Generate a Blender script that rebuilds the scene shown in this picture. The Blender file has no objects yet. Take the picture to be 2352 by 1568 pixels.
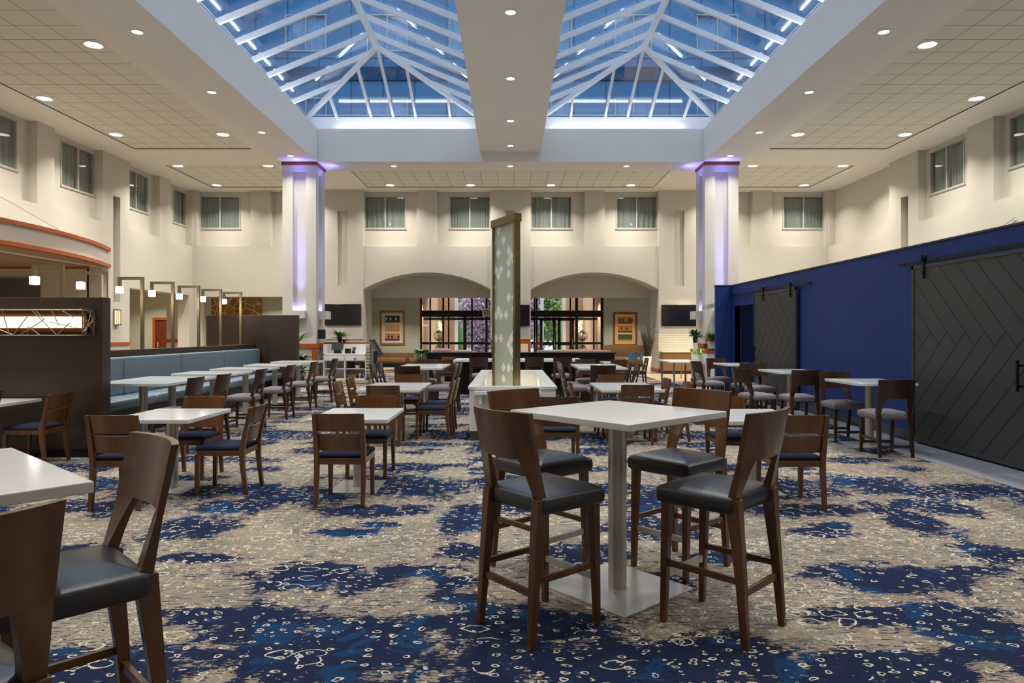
import bpy, math, random
from mathutils import Vector, Matrix
C = bpy.context.scene
COL = C.collection
PI = math.pi
# ------------------------------------------------------------------ camera, world, exposure
EYE = 1.59                     # eye height
cam_d = bpy.data.cameras.new('camera'); cam = bpy.data.objects.new('camera', cam_d); COL.objects.link(cam)
cam_d.sensor_width = 36.0; cam_d.sensor_fit = 'HORIZONTAL'; cam_d.lens = 1575 / 2352 * 36
cam_d.shift_x = 3.5 / 2352; cam_d.shift_y = -19 / 2352
cam_d.clip_start = 0.05; cam_d.clip_end = 300
cam.location = (0, 0, EYE); cam.rotation_euler = (PI / 2, 0, 0)
C.camera = cam
C.view_settings.view_transform = 'Standard'; C.view_settings.look = 'None'
C.view_settings.gamma = 1.0; C.view_settings.use_curve_mapping = False
C.view_settings.exposure = 0.30
C.cycles.max_bounces = 7; C.cycles.diffuse_bounces = 4; C.cycles.glossy_bounces = 3; C.cycles.transparent_max_bounces = 10; C.cycles.caustics_reflective = False; C.cycles.caustics_refractive = False
w = bpy.data.worlds.new('dusk_sky'); C.world = w; w.use_nodes = True
wn = w.node_tree.nodes; wl = w.node_tree.links
bg = wn['Background']; bg.inputs['Color'].default_value = (0.80, 0.86, 1.0, 1); bg.inputs['Strength'].default_value = 2.2

# ------------------------------------------------------------------ materials
def S(r, g, b):                                   # sRGB 0-255 -> linear
    f = lambda c: (c / 255 / 12.92) if c / 255 <= 0.04045 else ((c / 255 + 0.055) / 1.055) ** 2.4
    return (f(r), f(g), f(b), 1)
MATS = {}
def mat(name, col, rough=0.6, metal=0.0, noise=0.0, scale=20.0, stretch=(1, 1, 1), bump=0.0, spec=0.5, emit=None, es=0.0, coat=0.0, trans=0.0):
    if name in MATS: return MATS[name]
    m = bpy.data.materials.new(name); m.use_nodes = True
    nt = m.node_tree; N = nt.nodes; L = nt.links; p = N['Principled BSDF']
    p.inputs['Roughness'].default_value = rough; p.inputs['Metallic'].default_value = metal
    p.inputs['Specular IOR Level'].default_value = spec
    p.inputs['Base Color'].default_value = col
    if coat: p.inputs['Coat Weight'].default_value = coat; p.inputs['Coat Roughness'].default_value = 0.15
    if trans: p.inputs['Transmission Weight'].default_value = trans
    if emit: p.inputs['Emission Color'].default_value = emit; p.inputs['Emission Strength'].default_value = es
    if noise or bump:
        tc = N.new('ShaderNodeTexCoord'); mp = N.new('ShaderNodeMapping'); mp.inputs['Scale'].default_value = stretch
        nz = N.new('ShaderNodeTexNoise'); nz.inputs['Scale'].default_value = scale; nz.inputs['Detail'].default_value = 5
        L.new(tc.outputs['Object'], mp.inputs['Vector']); L.new(mp.outputs['Vector'], nz.inputs['Vector'])
        if noise:
            mr = N.new('ShaderNodeMapRange'); mr.inputs['From Min'].default_value = 0.25; mr.inputs['From Max'].default_value = 0.75
            mr.inputs['To Min'].default_value = 1 - noise; mr.inputs['To Max'].default_value = 1 + noise
            L.new(nz.outputs['Fac'], mr.inputs['Value'])
            hs = N.new('ShaderNodeHueSaturation'); hs.inputs['Color'].default_value = col
            L.new(mr.outputs['Result'], hs.inputs['Value']); L.new(hs.outputs['Color'], p.inputs['Base Color'])
        if bump:
            b = N.new('ShaderNodeBump'); b.inputs['Strength'].default_value = bump; b.inputs['Distance'].default_value = 0.004
            L.new(nz.outputs['Fac'], b.inputs['Height']); L.new(b.outputs['Normal'], p.inputs['Normal'])
    MATS[name] = m; return m
WALL = mat('warm_white_plaster', S(196, 191, 182), 0.9, noise=0.015, scale=3, spec=0.2)
WALLG = mat('grey_green_plaster', S(186, 188, 178), 0.9, noise=0.02, scale=3, spec=0.2)
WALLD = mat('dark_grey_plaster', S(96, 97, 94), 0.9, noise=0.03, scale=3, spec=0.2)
CEIL = mat('white_ceiling_paint', S(226, 221, 211), 0.95, spec=0.1)
BEAM = mat('white_beam_paint', S(222, 218, 213), 0.9, noise=0.02, scale=1.5, spec=0.2)
CURB = mat('bright_white_paint', S(226, 226, 228), 0.9, spec=0.2)
WOODH = mat('brown_stained_wood', S(94, 57, 23), 0.28, noise=0.32, scale=5, stretch=(3, 3, 0.6), spec=0.5, coat=0.25)
WOODM = mat('dark_stained_wood', S(60, 38, 25), 0.3, noise=0.25, scale=5, stretch=(3, 3, 0.6), spec=0.5, coat=0.2)
ESP = mat('espresso_veneer', S(54, 39, 28), 0.4, noise=0.2, scale=3, stretch=(8, 8, 0.4), spec=0.5)
ESPD = mat('black_brown_laminate', S(18, 17, 18), 0.35, spec=0.4)
QUARTZ = mat('white_quartz', S(226, 226, 222), 0.12, noise=0.02, scale=2.5, spec=0.5)
STEEL = mat('brushed_steel', S(196, 193, 182), 0.36, metal=0.65, noise=0.06, scale=30, stretch=(6, 6, 0.2))
STEELB = mat('satin_steel_plate', S(214, 212, 205), 0.25, metal=0.5, noise=0.06, scale=4)
NICKEL = mat('satin_nickel', S(160, 146, 122), 0.35, metal=1.0, noise=0.05, scale=10)
BRASS = mat('brushed_bronze', S(140, 124, 92), 0.3, metal=1.0, noise=0.12, scale=4, stretch=(1, 1, 3))
GOLD = mat('brass', S(190, 150, 90), 0.3, metal=1.0)
LEATHER = mat('black_leather', S(44, 45, 48), 0.36, bump=0.25, scale=60, noise=0.06, spec=0.55)
GREYF = mat('grey_tweed', S(128, 120, 122), 0.95, noise=0.22, scale=120, bump=0.3, spec=0.1)
NAVYF = mat('navy_fabric', S(33, 38, 56), 0.9, noise=0.15, scale=60, bump=0.2, spec=0.15)
BLUEV = mat('powder_blue_vinyl', S(112, 128, 138), 0.42, noise=0.05, scale=3, bump=0.15, spec=0.4)
BLUEW = mat('royal_blue_paint', S(24, 54, 116), 0.6, noise=0.06, scale=40, spec=0.35)
DOORP = mat('charcoal_barn_door_paint', S(64, 64, 62), 0.42, noise=0.08, scale=60, spec=0.4)
GROOVE = mat('dark_groove', S(24, 24, 28), 0.6)
BLACKM = mat('black_iron', S(16, 16, 18), 0.45, metal=0.3)
ORANGE = mat('orange_cherry_wood', S(158, 78, 26), 0.45, noise=0.15, scale=6, stretch=(1, 1, 4))
TAUPE = mat('taupe_soffit_paint', S(150, 124, 108), 0.9)
WHITEC = mat('white_cabinet_paint', S(226, 224, 218), 0.45, spec=0.4)
PLINTH = mat('cream_plinth', S(206, 186, 146), 0.6)
BASEB = mat('dark_grey_baseboard', S(66, 66, 64), 0.6)
SCREEN = mat('black_screen', S(14, 16, 20), 0.18, spec=0.6)
BLACKP = mat('black_plastic', S(22, 24, 30), 0.4)
SOFA = mat('brown_sofa_fabric', S(112, 84, 60), 0.9, noise=0.12, scale=8, spec=0.1)
MAUVE = mat('mauve_cushion', S(146, 124, 112), 0.9, noise=0.05, scale=8, spec=0.1)
BRONZEF = mat('dark_bronze_frame', S(20, 17, 14), 0.4, metal=0.4)
LEAF1 = mat('green_leaf', S(88, 132, 62), 0.5, noise=0.35, scale=9)
LEAF2 = mat('dark_green_leaf', S(60, 98, 66), 0.5, noise=0.35, scale=9)
LEAF3 = mat('lime_leaf', S(150, 190, 70), 0.5, noise=0.3, scale=9)
TREEG = mat('spring_tree_leaf', S(178, 206, 132), 0.7, noise=0.35, scale=2)
TREEP = mat('plum_tree_leaf', S(218, 192, 206), 0.7, noise=0.35, scale=2)
BARK = mat('bark', S(80, 72, 64), 0.9, noise=0.3, scale=10)
TWIG = mat('dry_twig', S(74, 62, 52), 0.8)
TWIGR = mat('red_brown_twig', S(92, 50, 34), 0.8)
CERAM = mat('white_ceramic', S(220, 214, 198), 0.5)
URN = mat('grey_stone_urn', S(120, 112, 104), 0.8)
TAN = mat('tan_stucco', S(206, 164, 124), 0.85, noise=0.04, scale=4)
FRAMEW = mat('window_frame_white', S(176, 176, 166), 0.5)
GOLDF = mat('gilded_picture_frame', S(176, 122, 60), 0.4, metal=0.5, noise=0.15, scale=20)
MATB = mat('picture_mat_white', S(216, 210, 206), 0.8)
MATC = mat('picture_mat_cream', S(226, 190, 132), 0.8)
INK1 = mat('picture_navy', S(52, 56, 88), 0.8); INK2 = mat('picture_gold', S(196, 140, 70), 0.8)
INK3 = mat('picture_green', S(72, 84, 50), 0.8); INK4 = mat('picture_sand', S(200, 170, 130), 0.8)
INK5 = mat('picture_cream', S(222, 204, 158), 0.8); INK6 = mat('picture_rust', S(150, 66, 40), 0.8)
WOODC = mat('walnut_slat_panel', S(140, 104, 66), 0.5, noise=0.25, scale=20, stretch=(8, 1, 0.3))
CREAM = mat('cream_counter', S(226, 218, 190), 0.4)
SILVERP = mat('grey_painted_steel', S(140, 144, 152), 0.4, metal=0.4)
BLUECH = mat('sky_blue_upholstery', S(96, 140, 180), 0.7)
SOIL = mat('dark_soil', S(46, 38, 30), 0.95)
SIGNM = mat('beige_sign_face', S(176, 172, 160), 0.6)
SIGNB = mat('sign_black', S(26, 32, 26), 0.6)
GROUND = mat('pale_paving', S(170, 172, 176), 0.9, noise=0.1, scale=2)
FACADE = None

def emis(name, col, s):
    if name in MATS: return MATS[name]
    m = bpy.data.materials.new(name); m.use_nodes = True
    p = m.node_tree.nodes['Principled BSDF']; p.inputs['Base Color'].default_value = (0.8, 0.8, 0.8, 1)
    p.inputs['Emission Color'].default_value = col; p.inputs['Emission Strength'].default_value = s
    MATS[name] = m; return m
LAMPW = emis('lamp_warm_white', (1.0, 0.93, 0.80, 1), 9.0)
LAMPS = emis('small_lamp_glow', (1.0, 0.92, 0.80, 1), 2.2)
LED = emis('cove_led_strip', (0.93, 0.95, 1.0, 1), 13.0)
SHADE = emis('frosted_shade_glow', (1.0, 0.93, 0.82, 1), 3.0)
SCON = emis('sconce_diffuser_glow', (1.0, 0.80, 0.46, 1), 1.35)
EMB = emis('backlit_emblem_cream', (1.0, 0.86, 0.55, 1), 0.8)

def glass(name, tint, refl=0.035):
    m = bpy.data.materials.new(name); m.use_nodes = True
    nt = m.node_tree; N = nt.nodes; L = nt.links; N.remove(N['Principled BSDF'])
    t = N.new('ShaderNodeBsdfTransparent'); t.inputs['Color'].default_value = tint
    g = N.new('ShaderNodeBsdfGlossy'); g.inputs['Roughness'].default_value = 0.02
    lw = N.new('ShaderNodeLayerWeight'); lw.inputs['Blend'].default_value = 0.5
    p4 = N.new('ShaderNodeMath'); p4.operation = 'POWER'; p4.inputs[1].default_value = 4.0; L.new(lw.outputs['Facing'], p4.inputs[0])
    fr = N.new('ShaderNodeMath'); fr.operation = 'MULTIPLY_ADD'; fr.inputs[1].default_value = 0.5; fr.inputs[2].default_value = refl; L.new(p4.outputs[0], fr.inputs[0])
    mx = N.new('ShaderNodeMixShader')
    L.new(fr.outputs[0], mx.inputs['Fac']); L.new(t.outputs[0], mx.inputs[1]); L.new(g.outputs[0], mx.inputs[2])
    L.new(mx.outputs[0], N['Material Output'].inputs['Surface'])
    return m
GLASS_SKY = glass('blue_tinted_skylight_glass', (0.80, 0.89, 0.97, 1), refl=0.05)
GLASS_CL = glass('clear_glass', (0.97, 0.98, 0.97, 1), refl=0.015)
GLASS_W = glass('window_glass', (0.94, 0.96, 0.955, 1), refl=0.02)

def node_mat(name):
    m = bpy.data.materials.new(name); m.use_nodes = True
    return m, m.node_tree.nodes, m.node_tree.links, m.node_tree.nodes['Principled BSDF']
def math_n(N, L, op, a, b=None, c=None):
    n = N.new('ShaderNodeMath'); n.operation = op
    for i, v in enumerate((a, b, c)):
        if v is None: continue
        if isinstance(v, (int, float)): n.inputs[i].default_value = v
        else: L.new(v, n.inputs[i])
    return n.outputs[0]
def mixc(N, L, fac, a, b):
    n = N.new('ShaderNodeMix'); n.data_type = 'RGBA'
    if isinstance(fac, (int, float)): n.inputs[0].default_value = fac
    else: L.new(fac, n.inputs[0])
    for i, v in ((6, a), (7, b)):
        if isinstance(v, tuple): n.inputs[i].default_value = v
        else: L.new(v, n.inputs[i])
    return n.outputs[2]

def tile_mat():                                   # acoustic ceiling tiles, square grid 0.607 m
    m, N, L, p = node_mat('acoustic_ceiling_tile')
    tc = N.new('ShaderNodeTexCoord'); sp = N.new('ShaderNodeSeparateXYZ'); L.new(tc.outputs['Object'], sp.inputs[0])
    outs = []
    for ax in (0, 1):
        v = math_n(N, L, 'MULTIPLY', sp.outputs[ax], 1 / 0.607)
        fr = math_n(N, L, 'FRACT', v); d = math_n(N, L, 'MINIMUM', fr, math_n(N, L, 'SUBTRACT', 1.0, fr))
        outs.append(math_n(N, L, 'LESS_THAN', d, 0.014))
    ln = math_n(N, L, 'MAXIMUM', outs[0], outs[1])
    nz = N.new('ShaderNodeTexNoise'); nz.inputs['Scale'].default_value = 90; nz.inputs['Detail'].default_value = 3
    L.new(tc.outputs['Object'], nz.inputs['Vector'])
    c1 = mixc(N, L, nz.outputs['Fac'], S(206, 201, 189), S(228, 224, 212))
    c2 = mixc(N, L, ln, c1, S(140, 136, 124))
    L.new(c2, p.inputs['Base Color']); p.inputs['Roughness'].default_value = 0.95; p.inputs['Specular IOR Level'].default_value = 0.1
    return m
TILE = tile_mat()

def carpet_mat():
    m, N, L, p = node_mat('patterned_carpet')
    tc = N.new('ShaderNodeTexCoord'); at = N.new('ShaderNodeAttribute'); at.attribute_name = 'navy'
    def nz(scale, det=3, st=(1, 1, 1), dist=0.0, rough=0.5, off=(0, 0, 0)):
        mp = N.new('ShaderNodeMapping'); mp.inputs['Scale'].default_value = st; mp.inputs['Location'].default_value = off
        n = N.new('ShaderNodeTexNoise'); n.inputs['Scale'].default_value = scale; n.inputs['Detail'].default_value = det
        n.inputs['Distortion'].default_value = dist; n.inputs['Roughness'].default_value = rough
        L.new(tc.outputs['Object'], mp.inputs['Vector']); L.new(mp.outputs['Vector'], n.inputs['Vector']); return n.outputs['Fac']
    def sub(a, b): return math_n(N, L, 'SUBTRACT', a, b)
    def mul(a, b): return math_n(N, L, 'MULTIPLY', a, b)
    def add(a, b): return math_n(N, L, 'ADD', a, b)
    def gt(a, b): return math_n(N, L, 'GREATER_THAN', a, b)
    field = at.outputs['Fac']
    edge = nz(5, 6, (1, 1.3, 1), 0.6, 0.65); fine = nz(26, 4, (0.7, 2.2, 1), 0.3, 0.7); streak = nz(16, 4, (0.5, 5, 1), 0.2, 0.7)
    v = add(field, add(add(mul(sub(edge, 0.5), 1.6), mul(sub(nz(2.3, 4, (1, 0.8, 1), 1.2, 0.6, (3, 44, 0)), 0.47), 1.7)), mul(sub(fine, 0.5), 1.7)))
    solid = gt(v, 0.0)
    zone = gt(nz(1.3, 2, off=(7, 3, 0)), 0.44)
    scat = mul(gt(streak, 0.572), zone)
    scat2 = mul(gt(nz(38, 3, (0.8, 1.8, 1), 0, 0.6, (3, 9, 0)), 0.605), gt(nz(1.1, 2, off=(1, 17, 0)), 0.5))
    navy = math_n(N, L, 'MAXIMUM', solid, math_n(N, L, 'MAXIMUM', scat, scat2))
    cut = gt(nz(30, 4, (0.7, 2.4, 1), 0.3, 0.7, (30, 1, 0)), 0.68)      # beige flecks inside the navy
    navy = mul(navy, sub(1.0, cut))
    # cream rings and dashes
    def rings(scale, lo, hi, th, off):
        mp = N.new('ShaderNodeMapping'); mp.inputs['Location'].default_value = off; mp.inputs['Scale'].default_value = (1, 1.35, 1)
        wob = N.new('ShaderNodeTexNoise'); wob.inputs['Scale'].default_value = scale * 1.7; wob.inputs['Detail'].default_value = 1
        L.new(tc.outputs['Object'], mp.inputs['Vector']); L.new(mp.outputs['Vector'], wob.inputs['Vector'])
        va = N.new('ShaderNodeVectorMath'); va.operation = 'SCALE'; va.inputs['Scale'].default_value = 0.5 / scale
        L.new(wob.outputs['Color'], va.inputs[0])
        vb = N.new('ShaderNodeVectorMath'); vb.operation = 'ADD'; L.new(mp.outputs['Vector'], vb.inputs[0]); L.new(va.outputs[0], vb.inputs[1])
        vo = N.new('ShaderNodeTexVoronoi'); vo.voronoi_dimensions = '2D'; vo.inputs['Scale'].default_value = scale; vo.inputs['Randomness'].default_value = 0.75
        L.new(vb.outputs[0], vo.inputs['Vector'])
        d = vo.outputs['Distance']; band = mul(gt(d, lo), math_n(N, L, 'LESS_THAN', d, hi))
        sc = N.new('ShaderNodeSeparateColor'); L.new(vo.outputs['Color'], sc.inputs[0])
        return mul(band, gt(sc.outputs[0], th))
    r1 = rings(9.5, 0.11, 0.21, 0.54, (0, 0, 0))
    r2 = mul(rings(5.0, 0.29, 0.35, 0.3, (5, 2, 0)), gt(nz(1.6, 2, off=(11, 5, 0)), 0.56))
    r3 = mul(rings(14, 0.0, 0.14, 0.6, (2, 8, 0)), gt(nz(2.1, 2, off=(21, 5, 0)), 0.5))
    crack = mul(gt(nz(17, 4, (1, 1, 1), 1.5, 0.6, (4, 40, 0)), 0.69), gt(nz(1.2, 2, off=(31, 2, 0)), 0.52))
    cream = math_n(N, L, 'MAXIMUM', math_n(N, L, 'MAXIMUM', r1, r2), math_n(N, L, 'MAXIMUM', r3, crack))
    wear = gt(nz(60, 2, off=(9, 9, 0)), 0.40)
    cream = mul(cream, wear)
    base = mixc(N, L, nz(3.2, 5, (1, 2.2, 1), 0.4, 0.7, (2, 2, 0)), S(106, 95, 84), S(178, 161, 139))
    spk = gt(nz(48, 3, (1, 1.6, 1), 0, 0.6, (6, 0, 0)), 0.60)
    base = mixc(N, L, mul(mul(spk, gt(nz(1.5, 3, off=(8, 8, 0)), 0.46)), 0.9), base, S(212, 198, 172))
    nv = mixc(N, L, gt(nz(2.0, 4, (1, 1.2, 1), 0.8, 0.6, (13, 0, 0)), 0.57), S(34, 42, 66), S(30, 58, 90))
    c = mixc(N, L, navy, base, nv)
    c = mixc(N, L, mul(cream, 0.9), c, S(216, 202, 176))
    pile = nz(260, 2)
    hs = N.new('ShaderNodeHueSaturation'); L.new(c, hs.inputs['Color'])
    L.new(add(mul(pile, 0.5), 0.75), hs.inputs['Value'])
    L.new(hs.outputs['Color'], p.inputs['Base Color']); p.inputs['Roughness'].default_value = 1.0; p.inputs['Specular IOR Level'].default_value = 0.05
    b = N.new('ShaderNodeBump'); b.inputs['Strength'].default_value = 0.35; b.inputs['Distance'].default_value = 0.004
    L.new(pile, b.inputs['Height']); L.new(b.outputs['Normal'], p.inputs['Normal'])
    return m
CARPET = carpet_mat()

def brick_mat(name, c1, c2, mortar, sx, sy, ms=0.02, rough=0.3, axes=(0, 2), offset=0.5):
    m, N, L, p = node_mat(name)
    tc = N.new('ShaderNodeTexCoord'); sp = N.new('ShaderNodeSeparateXYZ'); cb = N.new('ShaderNodeCombineXYZ')
    L.new(tc.outputs['Object'], sp.inputs[0]); L.new(sp.outputs[axes[0]], cb.inputs[0]); L.new(sp.outputs[axes[1]], cb.inputs[1])
    b = N.new('ShaderNodeTexBrick'); b.offset = offset; b.inputs['Scale'].default_value = 1.0
    b.inputs['Brick Width'].default_value = sx; b.inputs['Row Height'].default_value = sy; b.inputs['Mortar Size'].default_value = ms
    b.inputs['Color1'].default_value = c1; b.inputs['Color2'].default_value = c2; b.inputs['Mortar'].default_value = mortar
    L.new(cb.outputs[0], b.inputs['Vector']); L.new(b.outputs['Color'], p.inputs['Base Color']); p.inputs['Roughness'].default_value = rough
    return m
SUBWAY = brick_mat('white_subway_tile', S(228, 222, 200), S(222, 216, 196), S(168, 158, 138), 0.15, 0.068, 0.006)
SUBWAYY = brick_mat('white_subway_tile_side', S(228, 222, 200), S(222, 216, 196), S(130, 104, 80), 0.15, 0.068, 0.006, axes=(1, 2))
PLANK = brick_mat('grey_plank_floor', S(150, 146, 148), S(176, 172, 172), S(120, 116, 118), 0.22, 1.3, 0.006, 0.35, axes=(0, 1))
TANFL = brick_mat('tan_tile_floor', S(190, 166, 128), S(200, 178, 140), S(150, 130, 100), 0.45, 0.45, 0.01, 0.4, axes=(0, 1))
FACADE = brick_mat('facade_panels', S(62, 116, 152), S(70, 126, 162), S(38, 76, 106), 1.3, 3.2, 0.03, 0.8, axes=(0, 2), offset=0.0)  # blue of the dusk light put into the panel colour
FACADES = brick_mat('facade_panels_side', S(62, 116, 152), S(70, 126, 162), S(38, 76, 106), 1.3, 3.2, 0.03, 0.8, axes=(1, 2), offset=0.0)
BANDM = mat('facade_dark_band', S(36, 66, 98), 0.85)

def curtain_mat(name, c, tr=0.0):
    m, N, L, p = node_mat(name); p.inputs['Base Color'].default_value = c; p.inputs['Roughness'].default_value = 0.9
    return m
CURT = curtain_mat('grey_green_curtain', S(142, 147, 142))
CURTB = curtain_mat('upper_room_curtain', S(120, 165, 205))

def frost_mat():
    m, N, L, p = node_mat('diamond_etched_glass')
    tc = N.new('ShaderNodeTexCoord'); sp = N.new('ShaderNodeSeparateXYZ'); L.new(tc.outputs['Object'], sp.inputs[0])
    # diamonds: rotate lattice of x (along) and z (up)
    u = math_n(N, L, 'MULTIPLY', sp.outputs[0], 1 / 0.21); v = math_n(N, L, 'MULTIPLY', sp.outputs[2], 1 / 0.21)
    a = math_n(N, L, 'ADD', u, v); b = math_n(N, L, 'SUBTRACT', v, u)
    fa = math_n(N, L, 'FLOOR', a); fb = math_n(N, L, 'FLOOR', b)
    cb = N.new('ShaderNodeCombineXYZ'); L.new(fa, cb.inputs[0]); L.new(fb, cb.inputs[1])
    wnz = N.new('ShaderNodeTexWhiteNoise'); wnz.noise_dimensions = '2D'; L.new(cb.outputs[0], wnz.inputs['Vector'])
    on = math_n(N, L, 'GREATER_THAN', wnz.outputs['Value'], 0.72)
    def inset(x):
        f = math_n(N, L, 'FRACT', x); return math_n(N, L, 'MULTIPLY', math_n(N, L, 'GREATER_THAN', f, 0.06), math_n(N, L, 'LESS_THAN', f, 0.94))
    on = math_n(N, L, 'MULTIPLY', on, math_n(N, L, 'MULTIPLY', inset(a), inset(b)))
    col = mixc(N, L, on, S(204, 208, 186), S(244, 248, 240))
    L.new(col, p.inputs['Base Color']); p.inputs['Roughness'].default_value = 0.18; p.inputs['Transmission Weight'].default_value = 0.0
    t = N.new('ShaderNodeBsdfTransparent'); t.inputs['Color'].default_value = S(214, 226, 204); mx = N.new('ShaderNodeMixShader')
    fac = math_n(N, L, 'ADD', math_n(N, L, 'MULTIPLY', on, 0.2), 0.72)
    L.new(fac, mx.inputs['Fac']); L.new(t.outputs[0], mx.inputs[1]); L.new(p.outputs[0], mx.inputs[2])
    L.new(mx.outputs[0], N['Material Output'].inputs['Surface'])
    return m
ETCH = frost_mat()

def art_mat():                                   # abstract gold wall art
    m, N, L, p = node_mat('gold_abstract_canvas')
    tc = N.new('ShaderNodeTexCoord')
    vo = N.new('ShaderNodeTexVoronoi'); vo.feature = 'DISTANCE_TO_EDGE'; vo.inputs['Scale'].default_value = 2.6
    L.new(tc.outputs['Object'], vo.inputs['Vector'])
    nz = N.new('ShaderNodeTexNoise'); nz.inputs['Scale'].default_value = 1.2; L.new(tc.outputs['Object'], nz.inputs['Vector'])
    base = mixc(N, L, nz.outputs['Fac'], S(92, 66, 30), S(170, 130, 80))
    ln = math_n(N, L, 'LESS_THAN', vo.outputs['Distance'], 0.035)
    L.new(mixc(N, L, ln, base, S(226, 186, 120)), p.inputs['Base Color']); p.inputs['Roughness'].default_value = 0.5
    return m
ARTM = art_mat()

# ------------------------------------------------------------------ mesh helpers
class MB:
    def __init__(s): s.v = []; s.f = []; s.sm = []
    def add(s, vs, fs, smooth=False):
        o = len(s.v); s.v += [tuple(v) for v in vs]; s.f += [tuple(i + o for i in f) for f in fs]; s.sm += [smooth] * len(fs); return s
    def box(s, x0, x1, y0, y1, z0, z1):
        return s.add([(x0, y0, z0), (x1, y0, z0), (x1, y1, z0), (x0, y1, z0), (x0, y0, z1), (x1, y0, z1), (x1, y1, z1), (x0, y1, z1)],
                     [(0, 3, 2, 1), (4, 5, 6, 7), (0, 1, 5, 4), (1, 2, 6, 5), (2, 3, 7, 6), (3, 0, 4, 7)])
    def bar(s, a, b, wd, h, up=(0, 0, 1)):           # rectangular bar between two points
        a = Vector(a); b = Vector(b); d = (b - a).normalized(); u = Vector(up)
        if abs(d.dot(u)) > 0.98: u = Vector((0, 1, 0))
        sx = d.cross(u).normalized() * (wd / 2); sz = sx.cross(d).normalized() * (h / 2)
        vs = [a - sx - sz, a + sx - sz, a + sx + sz, a - sx + sz, b - sx - sz, b + sx - sz, b + sx + sz, b - sx + sz]
        return s.add(vs, [(3, 2, 1, 0), (4, 5, 6, 7), (0, 1, 5, 4), (1, 2, 6, 5), (2, 3, 7, 6), (3, 0, 4, 7)])
    def sweep(s, pts, sizes):                        # horizontal rectangular sections
        vs = []; fs = []
        for (x, y, z), (a, b) in zip(pts, sizes): vs += [(x - a / 2, y - b / 2, z), (x + a / 2, y - b / 2, z), (x + a / 2, y + b / 2, z), (x - a / 2, y + b / 2, z)]
        n = len(pts)
        for i in range(n - 1):
            for k in range(4): fs.append((4 * i + k, 4 * i + (k + 1) % 4, 4 * i + 4 + (k + 1) % 4, 4 * i + 4 + k))
        fs += [(3, 2, 1, 0), (4 * n - 4, 4 * n - 3, 4 * n - 2, 4 * n - 1)]
        return s.add(vs, fs)
    def tube(s, a, b, r, n=12, r2=None):
        a = Vector(a); b = Vector(b); d = (b - a).normalized(); u = Vector((0, 0, 1)) if abs(d.z) < 0.95 else Vector((1, 0, 0))
        x = d.cross(u).normalized(); y = x.cross(d); r2 = r if r2 is None else r2; vs = []
        for p, rr in ((a, r), (b, r2)):
            for k in range(n):
                t = 2 * PI * k / n; vs.append(p + x * (math.cos(t) * rr) + y * (math.sin(t) * rr))
        s.add(vs, [(k, (k + 1) % n, n + (k + 1) % n, n + k) for k in range(n)], True)
        return s.add(vs, [tuple(range(n - 1, -1, -1)), tuple(range(n, 2 * n))])
    def lathe(s, prof, cx=0, cy=0, n=24):            # profile [(r,z)]
        vs = []
        for r, z in prof:
            for k in range(n): t = 2 * PI * k / n; vs.append((cx + r * math.cos(t), cy + r * math.sin(t), z))
        m = len(prof); fs = []
        for i in range(m - 1):
            for k in range(n): fs.append((i * n + k, i * n + (k + 1) % n, (i + 1) * n + (k + 1) % n, (i + 1) * n + k))
        s.add(vs, fs, True)
        return s.add(vs, [tuple(range(n - 1, -1, -1)), tuple(range((m - 1) * n, m * n))])
    def solid(s, fa, fb, nu, nv, smooth=True):       # closed slab between two sampled surfaces
        vs = []
        for f in (fa, fb):
            for j in range(nv + 1):
                for i in range(nu + 1): vs.append(f(i / nu, j / nv))
        W = nu + 1; K = W * (nv + 1); fs = []; g = []
        for j in range(nv):
            for i in range(nu):
                q = j * W + i; fs.append((q, q + 1, q + W + 1, q + W)); fs.append((K + q, K + q + W, K + q + W + 1, K + q + 1))
        s.add(vs, fs, smooth)
        for i in range(nu):
            g.append((i + 1, i, K + i, K + i + 1)); q = nv * W + i; g.append((q, q + 1, K + q + 1, K + q))
        for j in range(nv):
            q = j * W; g.append((q, q + W, K + q + W, K + q)); q = j * W + nu; g.append((q + W, q, K + q, K + q + W))
        return s.add(vs, g)
    def prism(s, poly, y0, y1, axis='y'):            # polygon (u,z) extruded
        n = len(poly)
        if axis == 'y': vs = [(u, y0, z) for u, z in poly] + [(u, y1, z) for u, z in poly]
        elif axis == 'x': vs = [(y0, u, z) for u, z in poly] + [(y1, u, z) for u, z in poly]
        else: vs = [(u, v, y0) for u, v in poly] + [(u, v, y1) for u, v in poly]
        return s.add(vs, [tuple(range(n)), tuple(range(2 * n - 1, n - 1, -1))] + [(k, n + k, n + (k + 1) % n, (k + 1) % n) for k in range(n)])
    def cushion(s, x0, x1, y0, y1, z0, z1, dome=0.02, r=0.04, taper=0.0, n=8):
        cx = (x0 + x1) / 2; cy = (y0 + y1) / 2; a = (x1 - x0) / 2; b = (y1 - y0) / 2; out = []
        for q in range(4):
            for k in range(n + 1):
                t = PI / 2 * (q + k / n); sx = (1, -1, -1, 1)[q]; sy = (1, 1, -1, -1)[q]
                out.append((sx * (a - r) + r * math.cos(t), sy * (b - r) + r * math.sin(t)))
        m = len(out); rings = [(0.95, z0), (1.0, z0 + 0.012), (1.015, (z0 + z1) / 2), (1.0, z1 - 0.014), (0.97, z1 - 0.003)]
        for k in range(1, 6): q = 0.97 * (1 - k / 6); rings.append((q, z1 + dome * (1 - (q / 0.97) ** 2.2)))
        vs = []
        for q, z in rings:
            for px, py in out: vs.append((cx + px * q * (1 - taper * (py * q) / b), cy + py * q, z))
        fs = []
        for i in range(len(rings) - 1):
            for k in range(m): fs.append((i * m + k, i * m + (k + 1) % m, (i + 1) * m + (k + 1) % m, (i + 1) * m + k))
        c = len(vs); vs.append((cx, cy, z1 + dome)); L0 = (len(rings) - 1) * m
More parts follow.
